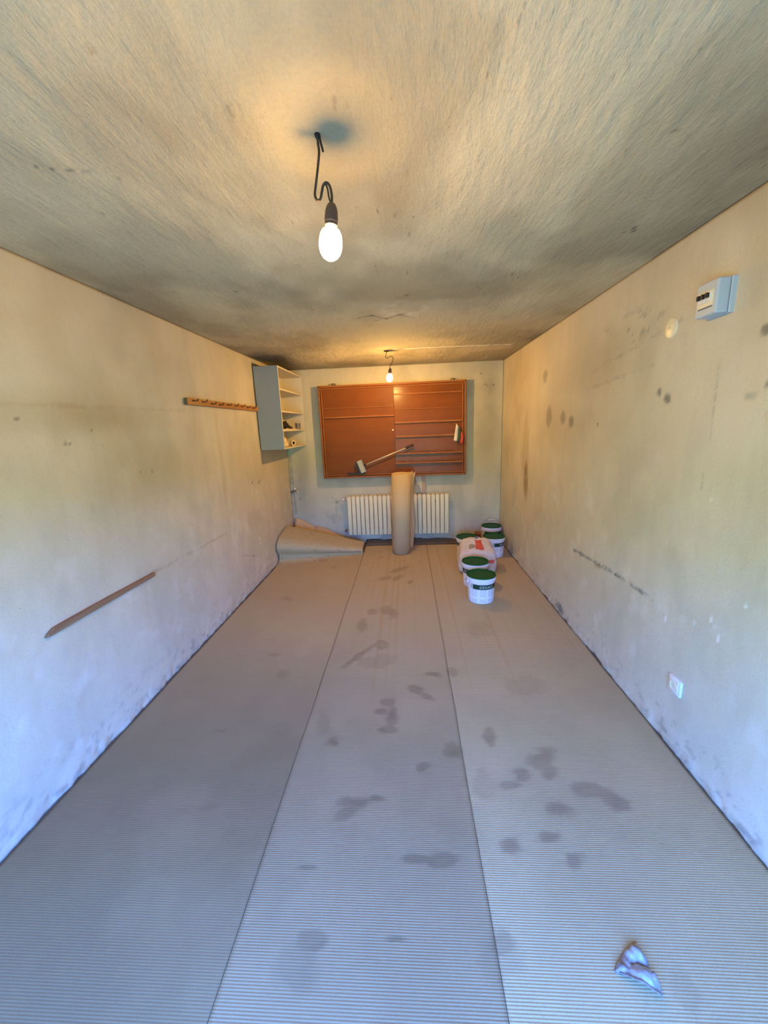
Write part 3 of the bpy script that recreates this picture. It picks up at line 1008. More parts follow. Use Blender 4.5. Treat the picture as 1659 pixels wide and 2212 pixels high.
from_bm('top_board', bm, M_CABCREAM, cab)
bm = bmesh.new()
add_box(bm, (0, .016, .016), (.006, cl - .016, ch - .016))
from_bm('back_panel', bm, M_CABCREAM, cab)
for z in (2.047, 1.811, 1.602):
    bm = bmesh.new()
    add_box(bm, (.006, .016, z - CZ0 - .008), (cw - .006, cl - .016, z - CZ0 + .008), .0015)
    from_bm('shelf_board', bm, M_CABCREAM, cab)

# things on its shelves
SH3, SH4 = 1.610, 1.414
belt = thing('coiled_strap', 'black coiled strap heaped on a shelf of the blue-grey wall unit', 'strap', (-1.487, 4.70, SH3 + .006))
bm = bmesh.new()
rnd = random.Random(3)
for j in range(7):
    n = 26
    rr = .052 + .011 * j
    ph = rnd.uniform(0, 6)
    add_tube(bm, [(rr * .75 * math.cos(a + ph) + rnd.uniform(-.004, .004), rr * 1.9 * math.sin(a + ph) + .016 * j, .018 + .0105 * (6 - j) + .011 * math.sin(3 * a + ph) + .004) for a in [2 * math.pi * k / n * .96 for k in range(n)]], .011, 7)
from_bm('strap_coil', bm, M_BLACKPL, belt, smooth=True)
bm = bmesh.new()
add_lathe(bm, [(.024, 0), (.028, .010), (.028, .042), (.020, .050), (.014, .046)], 18, mat4=Matrix.Translation((.045, -.235, .004)) @ Matrix.Rotation(.3, 4, 'X'))
from_bm('buckle', bm, M_IRON, belt, smooth=True)
bm = bmesh.new()
add_box(bm, (.022, -.04, .002), (.052, .13, .085), .010, mat4=Matrix.Rotation(.25, 4, 'X'))
from_bm('clasp', bm, M_BLACKPL, belt, smooth=True)

tin = thing('paint_tin', 'small grey tin standing on the shelf next to the black strap', 'tin', (-1.392, 5.13, SH3))
bm = bmesh.new()
add_lathe(bm, [(.028, 0), (.030, .002), (.034, .074), (.036, .077), (.036, .081), (.0335, .081), (.0285, .010), (.0, .010)][:7], 24, cap1=True)
from_bm('tin_body', bm, M_TINGREY, tin, auto=35)
bm = bmesh.new()
add_lathe(bm, [(.0355, .074), (.0375, .077), (.0375, .082), (.0355, .084), (.034, .080)], 24, cap0=False, cap1=False)
from_bm('tin_rim', bm, M_STEEL, tin, smooth=True)

lathp = bmesh.new()
add_box(lathp, (-1.374, 4.40, SH3 + .0005), (-1.354, 4.975, SH3 + .012), .003)
tag(from_bm('edge_lath', lathp, M_CABCREAM), 'short cream lath lying along the shelf edge in front of the black strap', 'lath')

roll_t = thing('tape_roll', 'white paper tape roll standing on edge on the bottom shelf of the wall unit', 'tape', (-1.405, 4.87, SH4))
bm = bmesh.new()
RX = Matrix.Translation((0, 0, .036)) @ Matrix.Rotation(math.radians(62), 4, 'Z') @ Matrix.Rotation(math.radians(90), 4, 'X')
add_lathe(bm, [(.019, -.020), (.036, -.020), (.036, .020), (.019, .020), (.019, -.020)], 28, False, False, mat4=RX)
from_bm('tape_body', bm, M_RAG, roll_t, auto=40)
bm = bmesh.new()
add_lathe(bm, [(.0165, -.0205), (.0192, -.0205), (.0192, .0205), (.0165, .0205), (.0165, -.0205)], 24, False, False, mat4=RX)
from_bm('core', bm, M_IRON, roll_t, auto=40)


def lumpy(name, loc, rad, seed, mat, label, cat):
    bm = bmesh.new()
    bmesh.ops.create_icosphere(bm, subdivisions=3, radius=1.0)
    r = random.Random(seed)
    k = [Vector((r.uniform(-1, 1), r.uniform(-1, 1), r.uniform(-1, 1))).normalized() for _ in range(9)]
    for v in bm.verts:
        d = 1 + sum(.13 * math.sin(5 * v.co.dot(q) + i) for i, q in enumerate(k)) * .8
        v.co = Vector((v.co.x * rad[0] * d, v.co.y * rad[1] * d, max(v.co.z * d, -.55) * rad[2] + rad[2] * .55))
    o = from_bm(name, bm, mat, smooth=True, loc=loc)
    return tag(o, label, cat)


lumpy('crumpled_rag', (-1.455, 4.615, SH4 + .004), (.062, .10, .080), 5, M_RAG, 'crumpled cream rag on the bottom shelf at the near end of the wall unit', 'rag')

# ================================================================== HOOK RAIL
rail = thing('hook_rail', 'wooden coat rail with iron hooks on the wall beside the blue-grey shelf unit', 'rail', (ROOM_L, 2.92, 1.843))
LR = 4.352 - 2.92
bm = bmesh.new()
add_box(bm, (.001, .006, -.024), (.026, LR, .024), .002)
from_bm('rail_board', bm, M_RAIL, rail)
bm = bmesh.new()
add_box(bm, (.001, 0, -.024), (.026, .0065, .024), .001)
from_bm('rail_end', bm, M_RAIL_END, rail)
hk = None
for i in range(9):
    if hk is None:
        bm = bmesh.new()
        add_tube(bm, smooth_path([(.020, 0, .002), (.038, .002, 0), (.052, .006, .001), (.058, .012, .010), (.055, .016, .020)], 4), .0036, 6)
        add_lathe(bm, [(.007, 0), (.007, .003), (.004, .005)], 10, mat4=Matrix.Translation((.025, 0, .002)) @ Matrix.Rotation(math.pi / 2, 4, 'Y'))
        hk = from_bm('hook', bm, M_IRON, rail, smooth=True)
        o = hk
    else:
        o = hk.copy()
        COL.objects.link(o)
        o.parent = rail
    o.location = (0, .075 + i * .150 + rnd.uniform(-.012, .012), rnd.uniform(-.004, .006))
    o.rotation_euler = (rnd.uniform(-.5, .3), 0, 0)

# ================================================================== LATH ON THE LEFT WALL
bm = bmesh.new()
add_prism(bm, [(1.500, .742), (1.545, .741), (2.262, .733), (2.272, .737), (2.274, .756), (1.60, .770), (1.545, .769), (1.515, .757)], 0, ROOM_L - .004, ROOM_L + .019)
bmesh.ops.bevel(bm, geom=list(bm.edges), offset=.002, segments=1, affect='EDGES')
tag(from_bm('wooden_lath', bm, M_LATH), 'narrow brown wooden lath with a pointed near end fixed low on the bluish side wall', 'lath')

# ================================================================== TOOL BOARD
BY = 5.243
bx0, bx1, bz0, bz1 = -1.125, .775, .945, 2.145
tb = thing('tool_board', 'reddish brown varnished wooden tool board with ledges, mounted on the back wall', 'tool board', (0, BY, bz0))
bm = bmesh.new()
add_box(bm, (bx0 + .02, .032, .02), (-.149, .048, bz1 - bz0 - .02), .001)
tag(from_bm('back_panel', bm, M_BOARD, tb), 'matt plywood panel')
bm = bmesh.new()
add_box(bm, (-.147, .030, .02), (bx1 - .02, .048, bz1 - bz0 - .02), .001)
tag(from_bm('back_panel', bm, M_BOARD_GLOSS, tb), 'glossier plywood panel')
FW = .046


def frame_bar(horizontal, a, b, c0, inner):
    """a stepped moulding: outer lip and inner step"""
    bm = bmesh.new()
    H = bz1 - bz0
    if horizontal:
        zo = c0
        s = 1 if inner > 0 else -1
        lo, hi = sorted((zo, zo + s * .022))
        add_box(bm, (a, 0, lo), (b, .060, hi), .005)
        lo, hi = sorted((zo + s * .030, zo + s * FW))
        add_box(bm, (a + .02, .012, lo), (b - .02, .050, hi), .006)
    else:
        s = 1 if inner > 0 else -1
        lo, hi = sorted((c0, c0 + s * .022))
        add_box(bm, (lo, 0, a), (hi, .060, b), .005)
        lo, hi = sorted((c0 + s * .030, c0 + s * FW))
        add_box(bm, (lo, .012, a + .02), (hi, .050, b - .02), .006)
    return from_bm('frame_bar', bm, M_FRAME, tb)


frame_bar(True, bx0, bx1, 0, 1)
frame_bar(True, bx0, bx1, bz1 - bz0, -1)
frame_bar(False, 0.0, bz1 - bz0, bx0, 1)
frame_bar(False, 0.0, bz1 - bz0, bx1, -1)
for x in (-.9, .55):        # battens that hold it off the wall
    for z in (.12, 1.06):
        bm = bmesh.new()
        add_box(bm, (x - .03, .048, z - .03), (x + .03, ROOM_B - BY - .009, z + .03))
        from_bm('spacer', bm, M_FRAME, tb)
LEDGES = [(-1.08, -.150, 1.860, .010, .012), (-1.08, -.148, 1.744, .022, .026),
          (-.145, .735, 2.006, .018, .020), (-.138, .735, 1.814, .010, .014), (-.140, .735, 1.648, .024, .030),
          (-.140, .735, 1.468, .024, .030), (-.148, .735, 1.246, .022, .040), (-.150, .735, 1.122, .022, .042)]
for x0, x1, z, h, dp in LEDGES:
    bm = bmesh.new()
    add_box(bm, (x0, .031 - dp, z - bz0 - h / 2), (x1, .031, z - bz0 + h / 2), .003)
    from_bm('ledge', bm, M_FRAME, tb)
pg = None
for zz, n, x0, x1 in ((1.246, 24, .0, .60), (1.122, 30, -.12, .70)):     # pegs that held tools
    for i in range(n):
        if pg is None:
            bm = bmesh.new()
            add_lathe(bm, [(.0045, 0), (.0045, .030), (.003, .032)], 8)
            pg = from_bm('peg', bm, M_FRAME, tb, smooth=True)
            o = pg
        else:
            o = pg.copy()
            COL.objects.link(o)
            o.parent = tb
        o.location = (x0 + (x1 - x0) * i / (n - 1), .010, zz - bz0 + .010)
for x, z in ((-.92, bz1 - bz0 + .004), (.615, bz1 - bz0 + .004)):
    bm = bmesh.new()
    add_tube(bm, smooth_path([(x - .03, .05, -.0 + z), (x - .02, .055, z + .02), (x, .06, z + .022), (x + .012, .07, z + .008), (x + .022, .09, z + .026)], 4), .0045, 6)
    from_bm('hanger_wire', bm, M_IRON, tb, smooth=True)
bm = bmesh.new()
add_lathe(bm, [(.0125, 0), (.0115, .005), (.005, .008)], 18, mat4=Matrix.Translation((-.170, .031, 1.556 - bz0)) @ Matrix.Rotation(math.pi / 2, 4, 'X'))
tag(from_bm('button', bm, M_WHITEPL, tb, smooth=True), 'white round button')
bm = bmesh.new()
add_box(bm, (-.235, .026, 1.458 - bz0), (-.150, .032, 1.462 - bz0), mat4=Matrix.Rotation(-.06, 4, 'Y'))
from_bm('scratch_strip', bm, M_FRAME, tb)

# brush leaning on the board's bottom frame
br = thing('long_handled_brush', 'long-handled brush with a pale speckled head leaning diagonally on the tool board', 'brush', (-.62, BY, .992))
th = math.atan2(1.353 - 1.095, .093 + .60)       # lean of the handle
Rb = Matrix.Rotation(-th, 4, 'Y')
HC = Vector((-.598 + .62, -.022, 1.100 - .992))
Mh = Matrix.Translation(HC) @ Rb
bm = bmesh.new()
add_box(bm, (-.040, -.020, -.085), (.020, .012, .085), .006, mat4=None)
bmesh.ops.transform(bm, matrix=Mh, verts=bm.verts)
from_bm('brush_head', bm, M_BRUSHFACE, br)
bm = bmesh.new()
add_box(bm, (.0205, -.018, -.088), (.033, .014, .088), .003)
bmesh.ops.transform(bm, matrix=Mh, verts=bm.verts)
from_bm('head_clamp', bm, M_TINGREY, br)
bm = bmesh.new()
add_box(bm, (-.066, -.014, -.080), (-.0405, .010, .080), .004)
bmesh.ops.transform(bm, matrix=Mh, verts=bm.verts)
from_bm('bristles', bm, M_BLACKPL, br)
LH = math.hypot(.093 + .598, 1.353 - 1.100)
bm = bmesh.new()
add_tube(bm, [Mh @ Vector((.033, -.002, 0)), Mh @ Vector((.062, -.002, 0))], [.013, .009], 12)
from_bm('socket', bm, M_BLACKPL, br, smooth=True)
bm = bmesh.new()
add_tube(bm, [Mh @ Vector((.06, -.002, 0)), Mh @ Vector((LH - .10, -.002, 0))], .0095, 14)
from_bm('handle', bm, M_PALEMETAL, br, smooth=True)
bm = bmesh.new()
add_tube(bm, [Mh @ Vector((LH - .11, -.002, 0)), Mh @ Vector((LH - .10, -.002, 0)), Mh @ Vector((LH - .005, -.002, 0)), Mh @ Vector((LH, -.002, 0))], [.011, .014, .014, .011], 14)
from_bm('grip', bm, M_BLACKPL, br, smooth=True)

bm = bmesh.new()
add_box(bm, (-.80, BY - .002, .992), (-.565, BY + .024, 1.010), .003)  # flat black bar on the frame below the brush head
tag(from_bm('black_sliver', bm, M_BLACKPL), 'flat black scraper lying on the bottom frame of the tool board under the brush', 'sliver')

# paper flag
fl = thing('small_flag', 'small white, green and red cloth flag hanging near the edge of the tool board', 'flag', (.66, BY, 1.34))
FB = Vector((.66, BY, 1.34))


def flag_stripe(top_line, bot_line, mat, n=7):
    bm = bmesh.new()
    rows = []
    for k in range(n + 1):
        t = k / n
        row = []
        for s in (0, .5, 1):
            p0 = Vector(top_line[0]).lerp(Vector(bot_line[0]), t)
            p1 = Vector(top_line[1]).lerp(Vector(bot_line[1]), t)
            p = p0.lerp(p1, s)
            row.append(bm.verts.new((p.x - FB.x, -.022 - .008 * math.sin(t * 5 + s * 2.2 + p.x * 30), p.y - FB.z)))
        rows.append(row)
    for a, b in zip(rows[:-1], rows[1:]):
        for k in range(2):
            bm.faces.new((a[k], a[k + 1], b[k + 1], b[k]))
    o = from_bm('stripe', bm, mat, fl, smooth=True)
    sd = o.modifiers.new('thickness', 'SOLIDIFY')
    sd.thickness = .0018
    return tag(o, {M_WHITECLOTH: 'white stripe', M_GREENCLOTH: 'green stripe', M_REDCLOTH: 'red stripe'}[mat])


flag_stripe([(.646, 1.608), (.682, 1.560)], [(.614, 1.392), (.653, 1.383)], M_WHITECLOTH)
flag_stripe([(.682, 1.560), (.712, 1.512)], [(.653, 1.383), (.688, 1.366)], M_GREENCLOTH)
flag_stripe([(.712, 1.512), (.738, 1.470)], [(.688, 1.366), (.736, 1.336)], M_REDCLOTH)
bm = bmesh.new()
add_tube(bm, [(.640 - FB.x, -.008, 1.615 - FB.z), (.735 - FB.x, -.008, 1.462 - FB.z)], .004, 8)
from_bm('stick', bm, M_RAIL, fl, smooth=True)

# ================================================================== RADIATOR
rx0, rx1, rz0, rz1 = -.832, .552, .148, .696
rad = thing('radiator', 'cream sectional radiator under the tool board behind the standing cardboard roll', 'radiator', (rx0, 5.24, rz0))
NS = 23
pit = (rx1 - rx0) / NS
RH = rz1 - rz0
bm = bmesh.new()
add_box(bm, (.0036, 0, 0), (pit - .0036, .024, RH - .006), .006)
add_box(bm, (.012, -.0035, .02), (.021, .004, RH - .03), .0025)
add_box(bm, (pit - .021, -.0035, .02), (pit - .012, .004, RH - .03), .0025)
add_box(bm, (.018, .020, .006), (pit - .018, .084, RH - .012), .004)
add_lathe(bm, [(.006, 0), (.022, .004), (.024, .012), (.006, .018)], 12, mat4=Matrix.Translation((pit / 2, .043, RH - .014)))
sec = from_bm('radiator_section', bm, M_RAD, rad, auto=40)
for i in range(NS):
    o = sec if i == 0 else sec.copy()
    if i:
        COL.objects.link(o)
        o.parent = rad
    o.location = (i * pit, 0, 0)
for z in (.045, RH - .05):
    bm = bmesh.new()
    add_tube(bm, [(-.02, .043, z), (rx1 - rx0 + .012, .043, z)], .016, 12)
    from_bm('header_pipe', bm, M_RAD, rad, smooth=True)
bm = bmesh.new()
add_lathe(bm, [(.012, 0), (.017, .004), (.018, .030), (.012, .038)], 16, mat4=Matrix.Translation((-.032, .043, RH - .05)) @ Matrix.Rotation(-math.pi / 2, 4, 'Y'))
tag(from_bm('valve_knob', bm, M_WHITEPL, rad, smooth=True), 'white round valve knob')
bm = bmesh.new()
add_tube(bm, [(-.04, .043, RH - .05), (-.002, .043, RH - .05)], .010, 10)
add_tube(bm, [(-.02, .043, RH - .05), (-.02, .060, RH - .05), (-.02, .104, RH - .05)], .008, 10)
from_bm('valve_body', bm, M_BRASS, rad, smooth=True)
bm = bmesh.new()
add_tube(bm, smooth_path([(-.001, .043, .045), (-.03, .043, .045), (-.05, .060, .045), (-.055, .102, .045)], 5), .009, 10)
add_lathe(bm, [(.012, 0), (.012, .02), (.008, .024)], 12, mat4=Matrix.Translation((-.03, .043, .052)))
from_bm('return_valve', bm, M_BRASS, rad, smooth=True)
for x in (.2, 1.2):
    bm = bmesh.new()
    add_box(bm, (x - .012, .06, RH - .12), (x + .012, ROOM_B - 5.24 - .009, RH - .09))
    from_bm('wall_bracket', bm, M_IRON, rad)

# board piece standing on the radiator
pc = thing('board_scrap', 'pale patchy board scrap standing on the radiator beside the cardboard roll', 'board', (.18, 5.335, .705))
X0, X1, H = .110 - .18, .247 - .18, .232
for nm, mt, poly in (('cream_face', M_CREAMPAPER, [(X0, H), (X0 + .075, H), (X0 + .09, .12), (X0 + .082, .0), (X0 + .062, .08), (X0, .19)]),
                     ('pink_face', M_PINKPAPER, [(X0 + .075, H), (X1, H), (X1 - .004, .008), (X0 + .105, 0), (X0 + .082, .0), (X0 + .09, .12)]),
                     ('grey_face', M_GREYPAPER, [(X0, .19), (X0 + .062, .08), (X0 + .082, 0), (X0 + .06, .006), (X0, 0)])):
    bm = bmesh.new()
    add_prism(bm, poly[::-1], 1, -.012, .012)
    tag(from_bm(nm, bm, mt, pc), nm.split('_')[0] + ' patch')

# tap in the corner
tap = thing('tap', 'small wall tap with a white cap in the corner above the curled cardboard', 'tap', (-1.60, ROOM_B, .768))
bm = bmesh.new()
add_tube(bm, [(-.022, -.03, -.004), (.070, -.034, .004)], .008, 10)
add_tube(bm, [(.0, .004, 0), (.0, -.034, 0)], .008, 10)
from_bm('pipe', bm, M_BRASS, tap, smooth=True)
bm = bmesh.new()
add_lathe(bm, [(.010, 0), (.011, .014), (.009, .022)], 12, mat4=Matrix.Translation((.040, -.034, .006)))
from_bm('valve_stem', bm, M_BRASS, tap, smooth=True)
bm = bmesh.new()
add_lathe(bm, [(.011, .022), (.013, .026), (.013, .046), (.009, .050)], 14, mat4=Matrix.Translation((.040, -.034, .006)))
tag(from_bm('cap', bm, M_WHITEPL, tap, smooth=True), 'white cap')
bm = bmesh.new()
add_tube(bm, smooth_path([(.066, -.034, .004), (.080, -.036, .004), (.084, -.038, -.008)], 4), .009, 10)
from_bm('spout', bm, M_STEEL, tap, smooth=True)

# ================================================================== STANDING CARDBOARD ROLL
RB = Vector((-.100, 4.862, .0105))
rollo = thing('cardboard_roll', 'tall brown roll of cardboard standing upright in front of the radiator', 'cardboard roll', RB, (0, math.radians(1.4), 0))
bm = bmesh.new()
n = 150
inner, outer, ht = [], [], 1.0


def spiral(n0, n1, r0, pitch, z0, z1, jit=0.0):
    """a rolled sheet: spiral strip with thickness"""
    a_, b_ = [], []
    N = int((n1 - n0) * 40)
    for i in range(N + 1):
        t = n0 + (n1 - n0) * i / N
        ang = 2 * math.pi * t
        r = r0 + pitch * t
        a_.append((r * math.cos(ang), r * math.sin(ang), z0))
        b_.append((r * math.cos(ang), r * math.sin(ang), z1 + jit * math.sin(ang * 1.3)))
    bm = bmesh.new()
    A = [bm.verts.new(p) for p in a_]
    B = [bm.verts.new(p) for p in b_]
    for i in range(N):
        bm.faces.new((A[i], A[i + 1], B[i + 1], B[i]))
    return bm


def solid(o, th):
    sd = o.modifiers.new('thickness', 'SOLIDIFY')
    sd.thickness = th
    sd.offset = 0
    return o


solid(from_bm('inner_windings', spiral(0, 6, .062, .0066, 0, 1.000, .003), M_KRAFT, rollo, smooth=True), .0035)
solid(from_bm('outer_sheet', spiral(.06, 1.13, .1150, .0020, .042, 1.022, .004), M_KRAFT, rollo, smooth=True), .0045)
# loose end that stands away from the roll
bm = bmesh.new()
cols = []
for k in range(12):
    t = k / 11
    x = .090 + .080 * t - .015 * math.sin(t * 3.1)
    y = .080 + .075 * t + .012 * math.sin(t * 6)
    rag = .014 * math.sin(k * 2.3)
    cols.append([bm.verts.new((x + (.012 * math.sin(z * 9 + k) if k > 8 else .003 * math.sin(z * 8)), y, .012 + rag * (k > 8) + z * (1.012 + rag * .6))) for z in [j / 14 for j in range(15)]])
for a, b in zip(cols[:-1], cols[1:]):
    for j in range(14):
        bm.faces.new((a[j], b[j], b[j + 1], a[j + 1]))
tag(solid(from_bm('loose_end', bm, M_KRAFT, rollo, smooth=True), .004), 'wavy loose end standing off the roll')

# ================================================================== BUCKETS
BH = .242
bk = thing('plastic_bucket', 'white bucket with green lid nearest the camera, its green band lettered', 'bucket', (.652, 3.44, .0078), (0, 0, 0), 'white buckets with green lids')
bm = bmesh.new()
add_lathe(bm, [(.104, .004), (.112, .0), (.1145, .006), (.1205, .150), (.1235, .198), (.1235, .204), (.131, .206), (.132, .216), (.1275, .219), (.1275, .226), (.1325, .228), (.1325, .238), (.126, .238)], 48)
from_bm('body', bm, M_BUCKET, bk, auto=35)
bm = bmesh.new()
add_lathe(bm, [(.1290, .2375), (.1318, .2395), (.1318, .2465), (.1295, .249), (.1265, .2475), (.1235, .2405), (.118, .2385), (.110, .2398), (.06, .2405), (.012, .2405)], 48, cap0=True, cap1=True)
from_bm('lid', bm, M_GREEN, bk, auto=40)


def rad_at(z):
    return .1145 + (.1235 - .1145) * (z - .006) / (.198 - .006)


def sleeve(name, a0, a1, z0, z1, off, mat, parent, n=40):
    bm = bmesh.new()
    A, B = [], []
    for i in range(n + 1):
        a = a0 + (a1 - a0) * i / n
        A.append(bm.verts.new(((rad_at(z0) + off) * math.cos(a), (rad_at(z0) + off) * math.sin(a), z0)))
        B.append(bm.verts.new(((rad_at(z1) + off) * math.cos(a), (rad_at(z1) + off) * math.sin(a), z1)))
    for i in range(n):
        bm.faces.new((A[i], A[i + 1], B[i + 1], B[i]))
    o = from_bm(name, bm, mat, parent, smooth=True)
    return o


# angle 0 = +x; the side facing the camera is -y (-90 deg)
D = math.radians
tag(sleeve('label', D(-160), D(150), .012, .192, .0008, M_PRINT, bk, 72), 'white label with small print')
tag(sleeve('green_band', D(-136), D(60), .139, .185, .0016, M_BAND, bk, 56), 'dark green band')


def wrap_text(txt, size, ang0, z, off, mat, parent, name):
    cu = bpy.data.curves.new('lettering', 'FONT')
    cu.body = txt
    cu.size = size
    cu.space_character = 1.15
    ob = bpy.data.objects.new('lettering', cu)
    COL.objects.link(ob)
    dg = bpy.context.evaluated_depsgraph_get()
    me = bpy.data.meshes.new_from_object(ob.evaluated_get(dg))
    bpy.data.objects.remove(ob)
    bmt = bmesh.new()
    bmt.from_mesh(me)
    bmesh.ops.subdivide_edges(bmt, edges=[e for e in bmt.edges if e.calc_length() > .006], cuts=2)
    for v in bmt.verts:
        zz = z + v.co.y
        r = rad_at(zz) + off
        a = ang0 + v.co.x / r
        v.co = (r * math.cos(a), r * math.sin(a), zz)
    me2 = bpy.data.meshes.new(name)
    bmt.to_mesh(me2)
    bmt.free()
    return link_mesh(name, me2, mat, parent)


tag(wrap_text('DEXALS', .033, D(-106), .150, .0024, M_LETTER, bk, 'lettering'), 'pale lettering')
tag(sleeve('colour_box', D(-146), D(-139.5), .141, .183, .0016, M_GREYPAPER, bk, 4), 'grey striped box')
for a in (D(-172), D(8)):
    bm = bmesh.new()
    add_box(bm, (-.006, -.010, -.014), (.006, .010, .014), .003, mat4=Matrix.Rotation(a, 4, 'Z'))
    bmesh.ops.translate(bm, vec=(.1275 * math.cos(a), .1275 * math.sin(a), .190), verts=bm.verts)
    from_bm('ear', bm, M_BUCKET, bk)


def bail(parent, lean):
    """wire handle between the ears, leaning by an angle from upright to the back"""
    ea = D(8)
    ex, ey = math.cos(ea), math.sin(ea)
    nx, ny = -ey, ex
    pts = []
    for k in range(25):
        t = math.pi * k / 24
        w, h = .134 * math.cos(t), .137 * math.sin(t) ** .8
        hz, hy = h * math.cos(lean), h * math.sin(lean)
        pts.append((w * ex + hy * nx, w * ey + hy * ny, .190 + hz))
    bm = bmesh.new()
    add_tube(bm, pts, .0030, 6)
    h = from_bm('handle', bm, M_TINGREY, parent, smooth=True)
    bm = bmesh.new()
    add_tube(bm, pts[9:16], .0058, 8)
    tag(from_bm('grip', bm, M_WHITEPL, h, smooth=True), 'white plastic grip')
    return h


GRP = 'white buckets with green lids'
specs = [((.660, 3.800, .0078), D(-55), 'second white green-lidded bucket, just behind the one with the lettered band facing out'),
         ((.712, 4.690, .0078), D(-62), 'white green-lidded bucket behind the paper sack, nearest the standing roll'),
         ((1.035, 4.690, .0078), D(38), 'white green-lidded bucket behind the sack, near the side wall'),
         ((1.112, 5.195, .0078), D(-10), 'white green-lidded bucket with raised wire handle in the far corner')]
last = None
for loc, rz, lab in specs:
    last = copy_thing(bk, 'plastic_bucket', lab, loc, (0, 0, rz), GRP)
    bail(last, 0.06 if 'raised' in lab else D(98 if loc[1] < 4 else 101))
bail(bk, D(99))

bm = bmesh.new()
add_box(bm, (.862, 4.92, .0078), (.925, 5.04, .216), .004)
for v in bm.verts:
    v.co += Vector((rnd.uniform(-.004, .004), rnd.uniform(-.004, .004), rnd.uniform(-.004, .004) * (v.co.z > .1)))
tag(from_bm('red_brick', bm, M_BRICK), 'red brick standing on end between the two buckets behind the sack', 'brick')

# ================================================================== PAPER SACK
sk = thing('paper_sack', 'full paper sack with red print standing among the green-lidded buckets', 'sack', (.745, 4.235, .0078), (0, 0, D(-3)))
bm = bmesh.new()
bmesh.ops.create_cube(bm, size=2.0)
bmesh.ops.subdivide_edges(bm, edges=bm.edges[:], cuts=14, use_grid_fill=True)
SW, SD, SH_ = .195, .150, .330


def sack_pt(p):
    x, y, z = p
    k = (abs(x) ** 9 + abs(y) ** 9 + abs(z) ** 9) ** (1 / 9)
    x, y, z = x / k, y / k, z / k
    t = (z + 1) / 2
    taper = 1.0 - .22 * max(0, t - .45) * (1 + y) / 1.1
    bul = 1 + .05 * math.sin(math.pi * t)
    X = x * SW * taper * bul
    Yy = y * SD * (1 - .18 * max(0, t - .6) * 2) * bul
    Zz = t * SH_ * (.88 + .17 * y) - .022 * (x * x) * t
    w = .006 * math.sin(13 * x + 5 * z + 4 * y) * math.sin(9 * z + 2 * y)
    return Vector((X + w * (1 if x > 0 else -1), Yy + w * .8, max(0, Zz + .004 * math.sin(11 * x + 7 * y) * (t > .3))))


for v in bm.verts:
    v.co = sack_pt(v.co)
from_bm('sack_body', bm, M_BAG, sk, smooth=True)


def sack_print(name, face, u0, u1, v0, v1, mat, label):
    bm = bmesh.new()
    N = 8
    g = []
    for j in range(N + 1):
        row = []
        for i in range(N + 1):
            u, v = u0 + (u1 - u0) * i / N, v0 + (v1 - v0) * j / N
            if face == 'top':
                q = sack_pt((u, v, 1))
                q.z += .0018
            else:
                q = sack_pt((u, -1, v))
                q.y -= .0022
            row.append(bm.verts.new(q))
        g.append(row)
    for j in range(N):
        for i in range(N):
            bm.faces.new((g[j][i], g[j][i + 1], g[j + 1][i + 1], g[j + 1][i]))
    tag(from_bm(name, bm, mat, sk, smooth=True), label)


sack_print('top_print', 'top', -.06, .36, -.72, .45, M_BAGRED, 'red printed panel on top')
sack_print('side_print', 'top', -.48, -.08, -.55, -.10, M_BAGBROWN, 'small brown printed panel')
sack_print('mark_print', 'top', -.06, .20, .62, .92, M_BAGPURPLE, 'purple printed mark')
sack_print('front_print', 'front', .48, .88, .02, .36, M_BAGRED, 'red printed square on the front')

# ================================================================== RIGHT WALL FITTINGS
cbx = thing('breaker_box', 'grey plastic breaker box with three black switches high on the side wall', 'breaker box', (ROOM_R, 1.70, 1.978))
bm = bmesh.new()
add_box(bm, (-.022, 0, 0), (.004, .118, .130), .003)
from_bm('base_tray', bm, M_GREYPL, cbx)
bm = bmesh.new()
add_box(bm, (-.070, .002, .002), (-.0235, .116, .128), .006)
from_bm('cover', bm, M_GREYPL, cbx)
bm = bmesh.new()
add_box(bm, (-.073, .018, .036), (-.069, .100, .092), .001)
from_bm('breaker_window', bm, M_CREAMPL, cbx)
for i in range(3):
    bm = bmesh.new()
    add_box(bm, (-.079, .026 + i * .0225, .050), (-.0725, .044 + i * .0225, .086), .001)
    bk_ = from_bm('breaker', bm, M_WHITEPL, cbx)
    bm = bmesh.new()
    add_box(bm, (-.090, .030 + i * .0225, .064), (-.0785, .042 + i * .0225, .082), .002)
    tag(from_bm('switch', bm, M_BLACKPL, bk_), 'black toggle')
bm = bmesh.new()
add_box(bm, (-.0715, .022, .030), (-.0695, .096, .033))
from_bm('seam_strip', bm, M_BLACKPL, cbx)

rc = thing('junction_cover', 'round cream junction cover on the side wall beyond the breaker box', 'cover', (ROOM_R, 2.062, 2.003))
bm = bmesh.new()
RY = Matrix.Rotation(-math.pi / 2, 4, 'Y')
add_lathe(bm, [(.046, -.004), (.046, .005), (.043, .009), (.030, .012), (.010, .0135)], 36, mat4=RY)
from_bm('cover_disc', bm, M_CREAMPL, rc, auto=35)
bm = bmesh.new()
add_lathe(bm, [(.005, .013), (.0045, .0155), (.002, .016)], 12, mat4=RY)
from_bm('screw', bm, M_STEEL, rc, smooth=True)

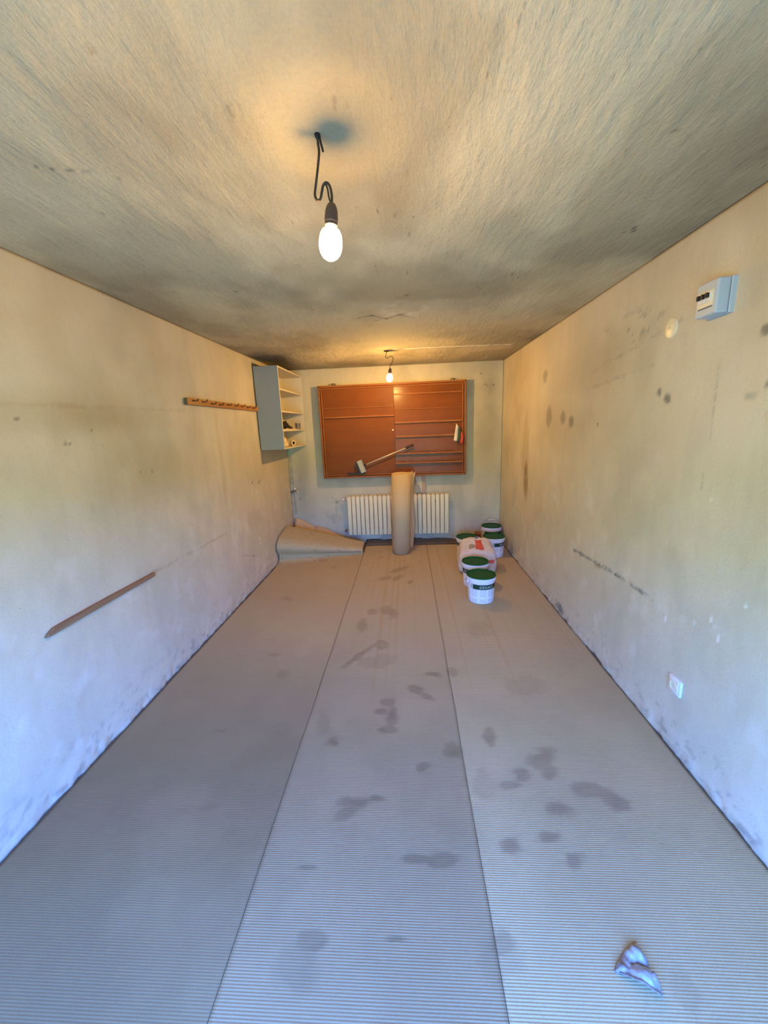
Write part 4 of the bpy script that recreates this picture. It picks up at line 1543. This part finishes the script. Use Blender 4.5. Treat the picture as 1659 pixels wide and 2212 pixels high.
so = thing('power_socket', 'white power socket low on the side wall near the camera', 'socket', (ROOM_R, 1.742, .334))
bm = bmesh.new()
add_box(bm, (-.010, -.041, -.041), (.004, .041, .041), .004)
from_bm('frame', bm, M_WHITEPL, so, auto=40)
bm = bmesh.new()
add_box(bm, (-.0135, -.028, -.028), (-.0095, .028, .028), .002)
from_bm('plate', bm, M_CREAMPL, so)
bm = bmesh.new()
add_lathe(bm, [(.0215, .0130), (.0215, .0150), (.0195, .0150), (.0185, .006), (.004, .006)], 28, cap0=False, mat4=RY)
from_bm('recess', bm, M_WHITEPL, so, auto=35)
for dz in (-.0095, .0095):
    bm = bmesh.new()
    add_lathe(bm, [(.0028, .0050), (.0028, .0078)], 10, mat4=Matrix.Translation((0, dz, 0)) @ RY)
    from_bm('pin_hole', bm, M_BLACKPL, so)

# ================================================================== TORN SCRAP ON THE FLOOR
OUT = [(0.664, 0.947), (0.672, 0.948), (0.671, 0.929), (0.678, 0.91), (0.676, 0.898), (0.671, 0.884), (0.678, 0.863), (0.678, 0.846), (0.673, 0.823), (0.663, 0.827), (0.629, 0.844), (0.598, 0.859), (0.572, 0.879), (0.587, 0.896), (0.62, 0.923), (0.648, 0.938)]
poly = []
for i in range(len(OUT)):
    a, b = Vector((*OUT[i], 0)), Vector((*OUT[(i + 1) % len(OUT)], 0))
    for k in range(4):
        poly.append(a.lerp(b, k / 4))
cen = Vector((.642, .884, 0))
RN = 14
X = np.zeros((RN + 1, len(poly) + 1))
Y = X.copy()
Z = X.copy()
PC = np.zeros(X.shape + (3,))
for j in range(RN + 1):
    r = j / RN
    for i in range(len(poly) + 1):
        p = cen.lerp(poly[i % len(poly)], r)
        X[j, i], Y[j, i] = p.x, p.y
        lobe1 = math.exp(-(((p.x - .645) / .034) ** 2 + ((p.y - .862) / .026) ** 2))
        lobe2 = math.exp(-(((p.x - .655) / .026) ** 2 + ((p.y - .915) / .022) ** 2))
        rim = max(0, (r - .78) / .22)
        left = max(0, min(1, (.622 - p.x) / .03))
        fold = math.exp(-(((p.y - (.893 - .25 * (p.x - .65))) / .006) ** 2)) * (p.x > .628)
        z = .009 + .026 * lobe1 + .022 * lobe2 - .010 * fold + .020 * left * (1 - abs(2 * r - 1.1)) + .007 * math.sin(p.x * 260 + p.y * 90) * (1 - lobe1) * .5 + .010 * rim * (p.y < .87)
        Z[j, i] = max(.0055, z * (1 - .55 * rim ** 2 * (p.y > .87)))
        PC[j, i, 0] = min(1, .85 * rim * (p.y < .875) + .8 * fold + .5 * left * (.5 + .5 * math.sin(p.y * 400)))
        PC[j, i, 1] = .7 * max(0, math.sin(p.x * 330 - p.y * 170)) * left
PC = PC.clip(0, 1)
me = grid_mesh('torn_scrap', X, Y, Z, PC)
o = link_mesh('torn_scrap', me, M_SCRAP, smooth=True)
sd = o.modifiers.new('thickness', 'SOLIDIFY')
sd.thickness = .0025
sd.offset = 1
tag(o, 'crumpled whitish torn scrap with brown edges lying on the cardboard floor', 'scrap')
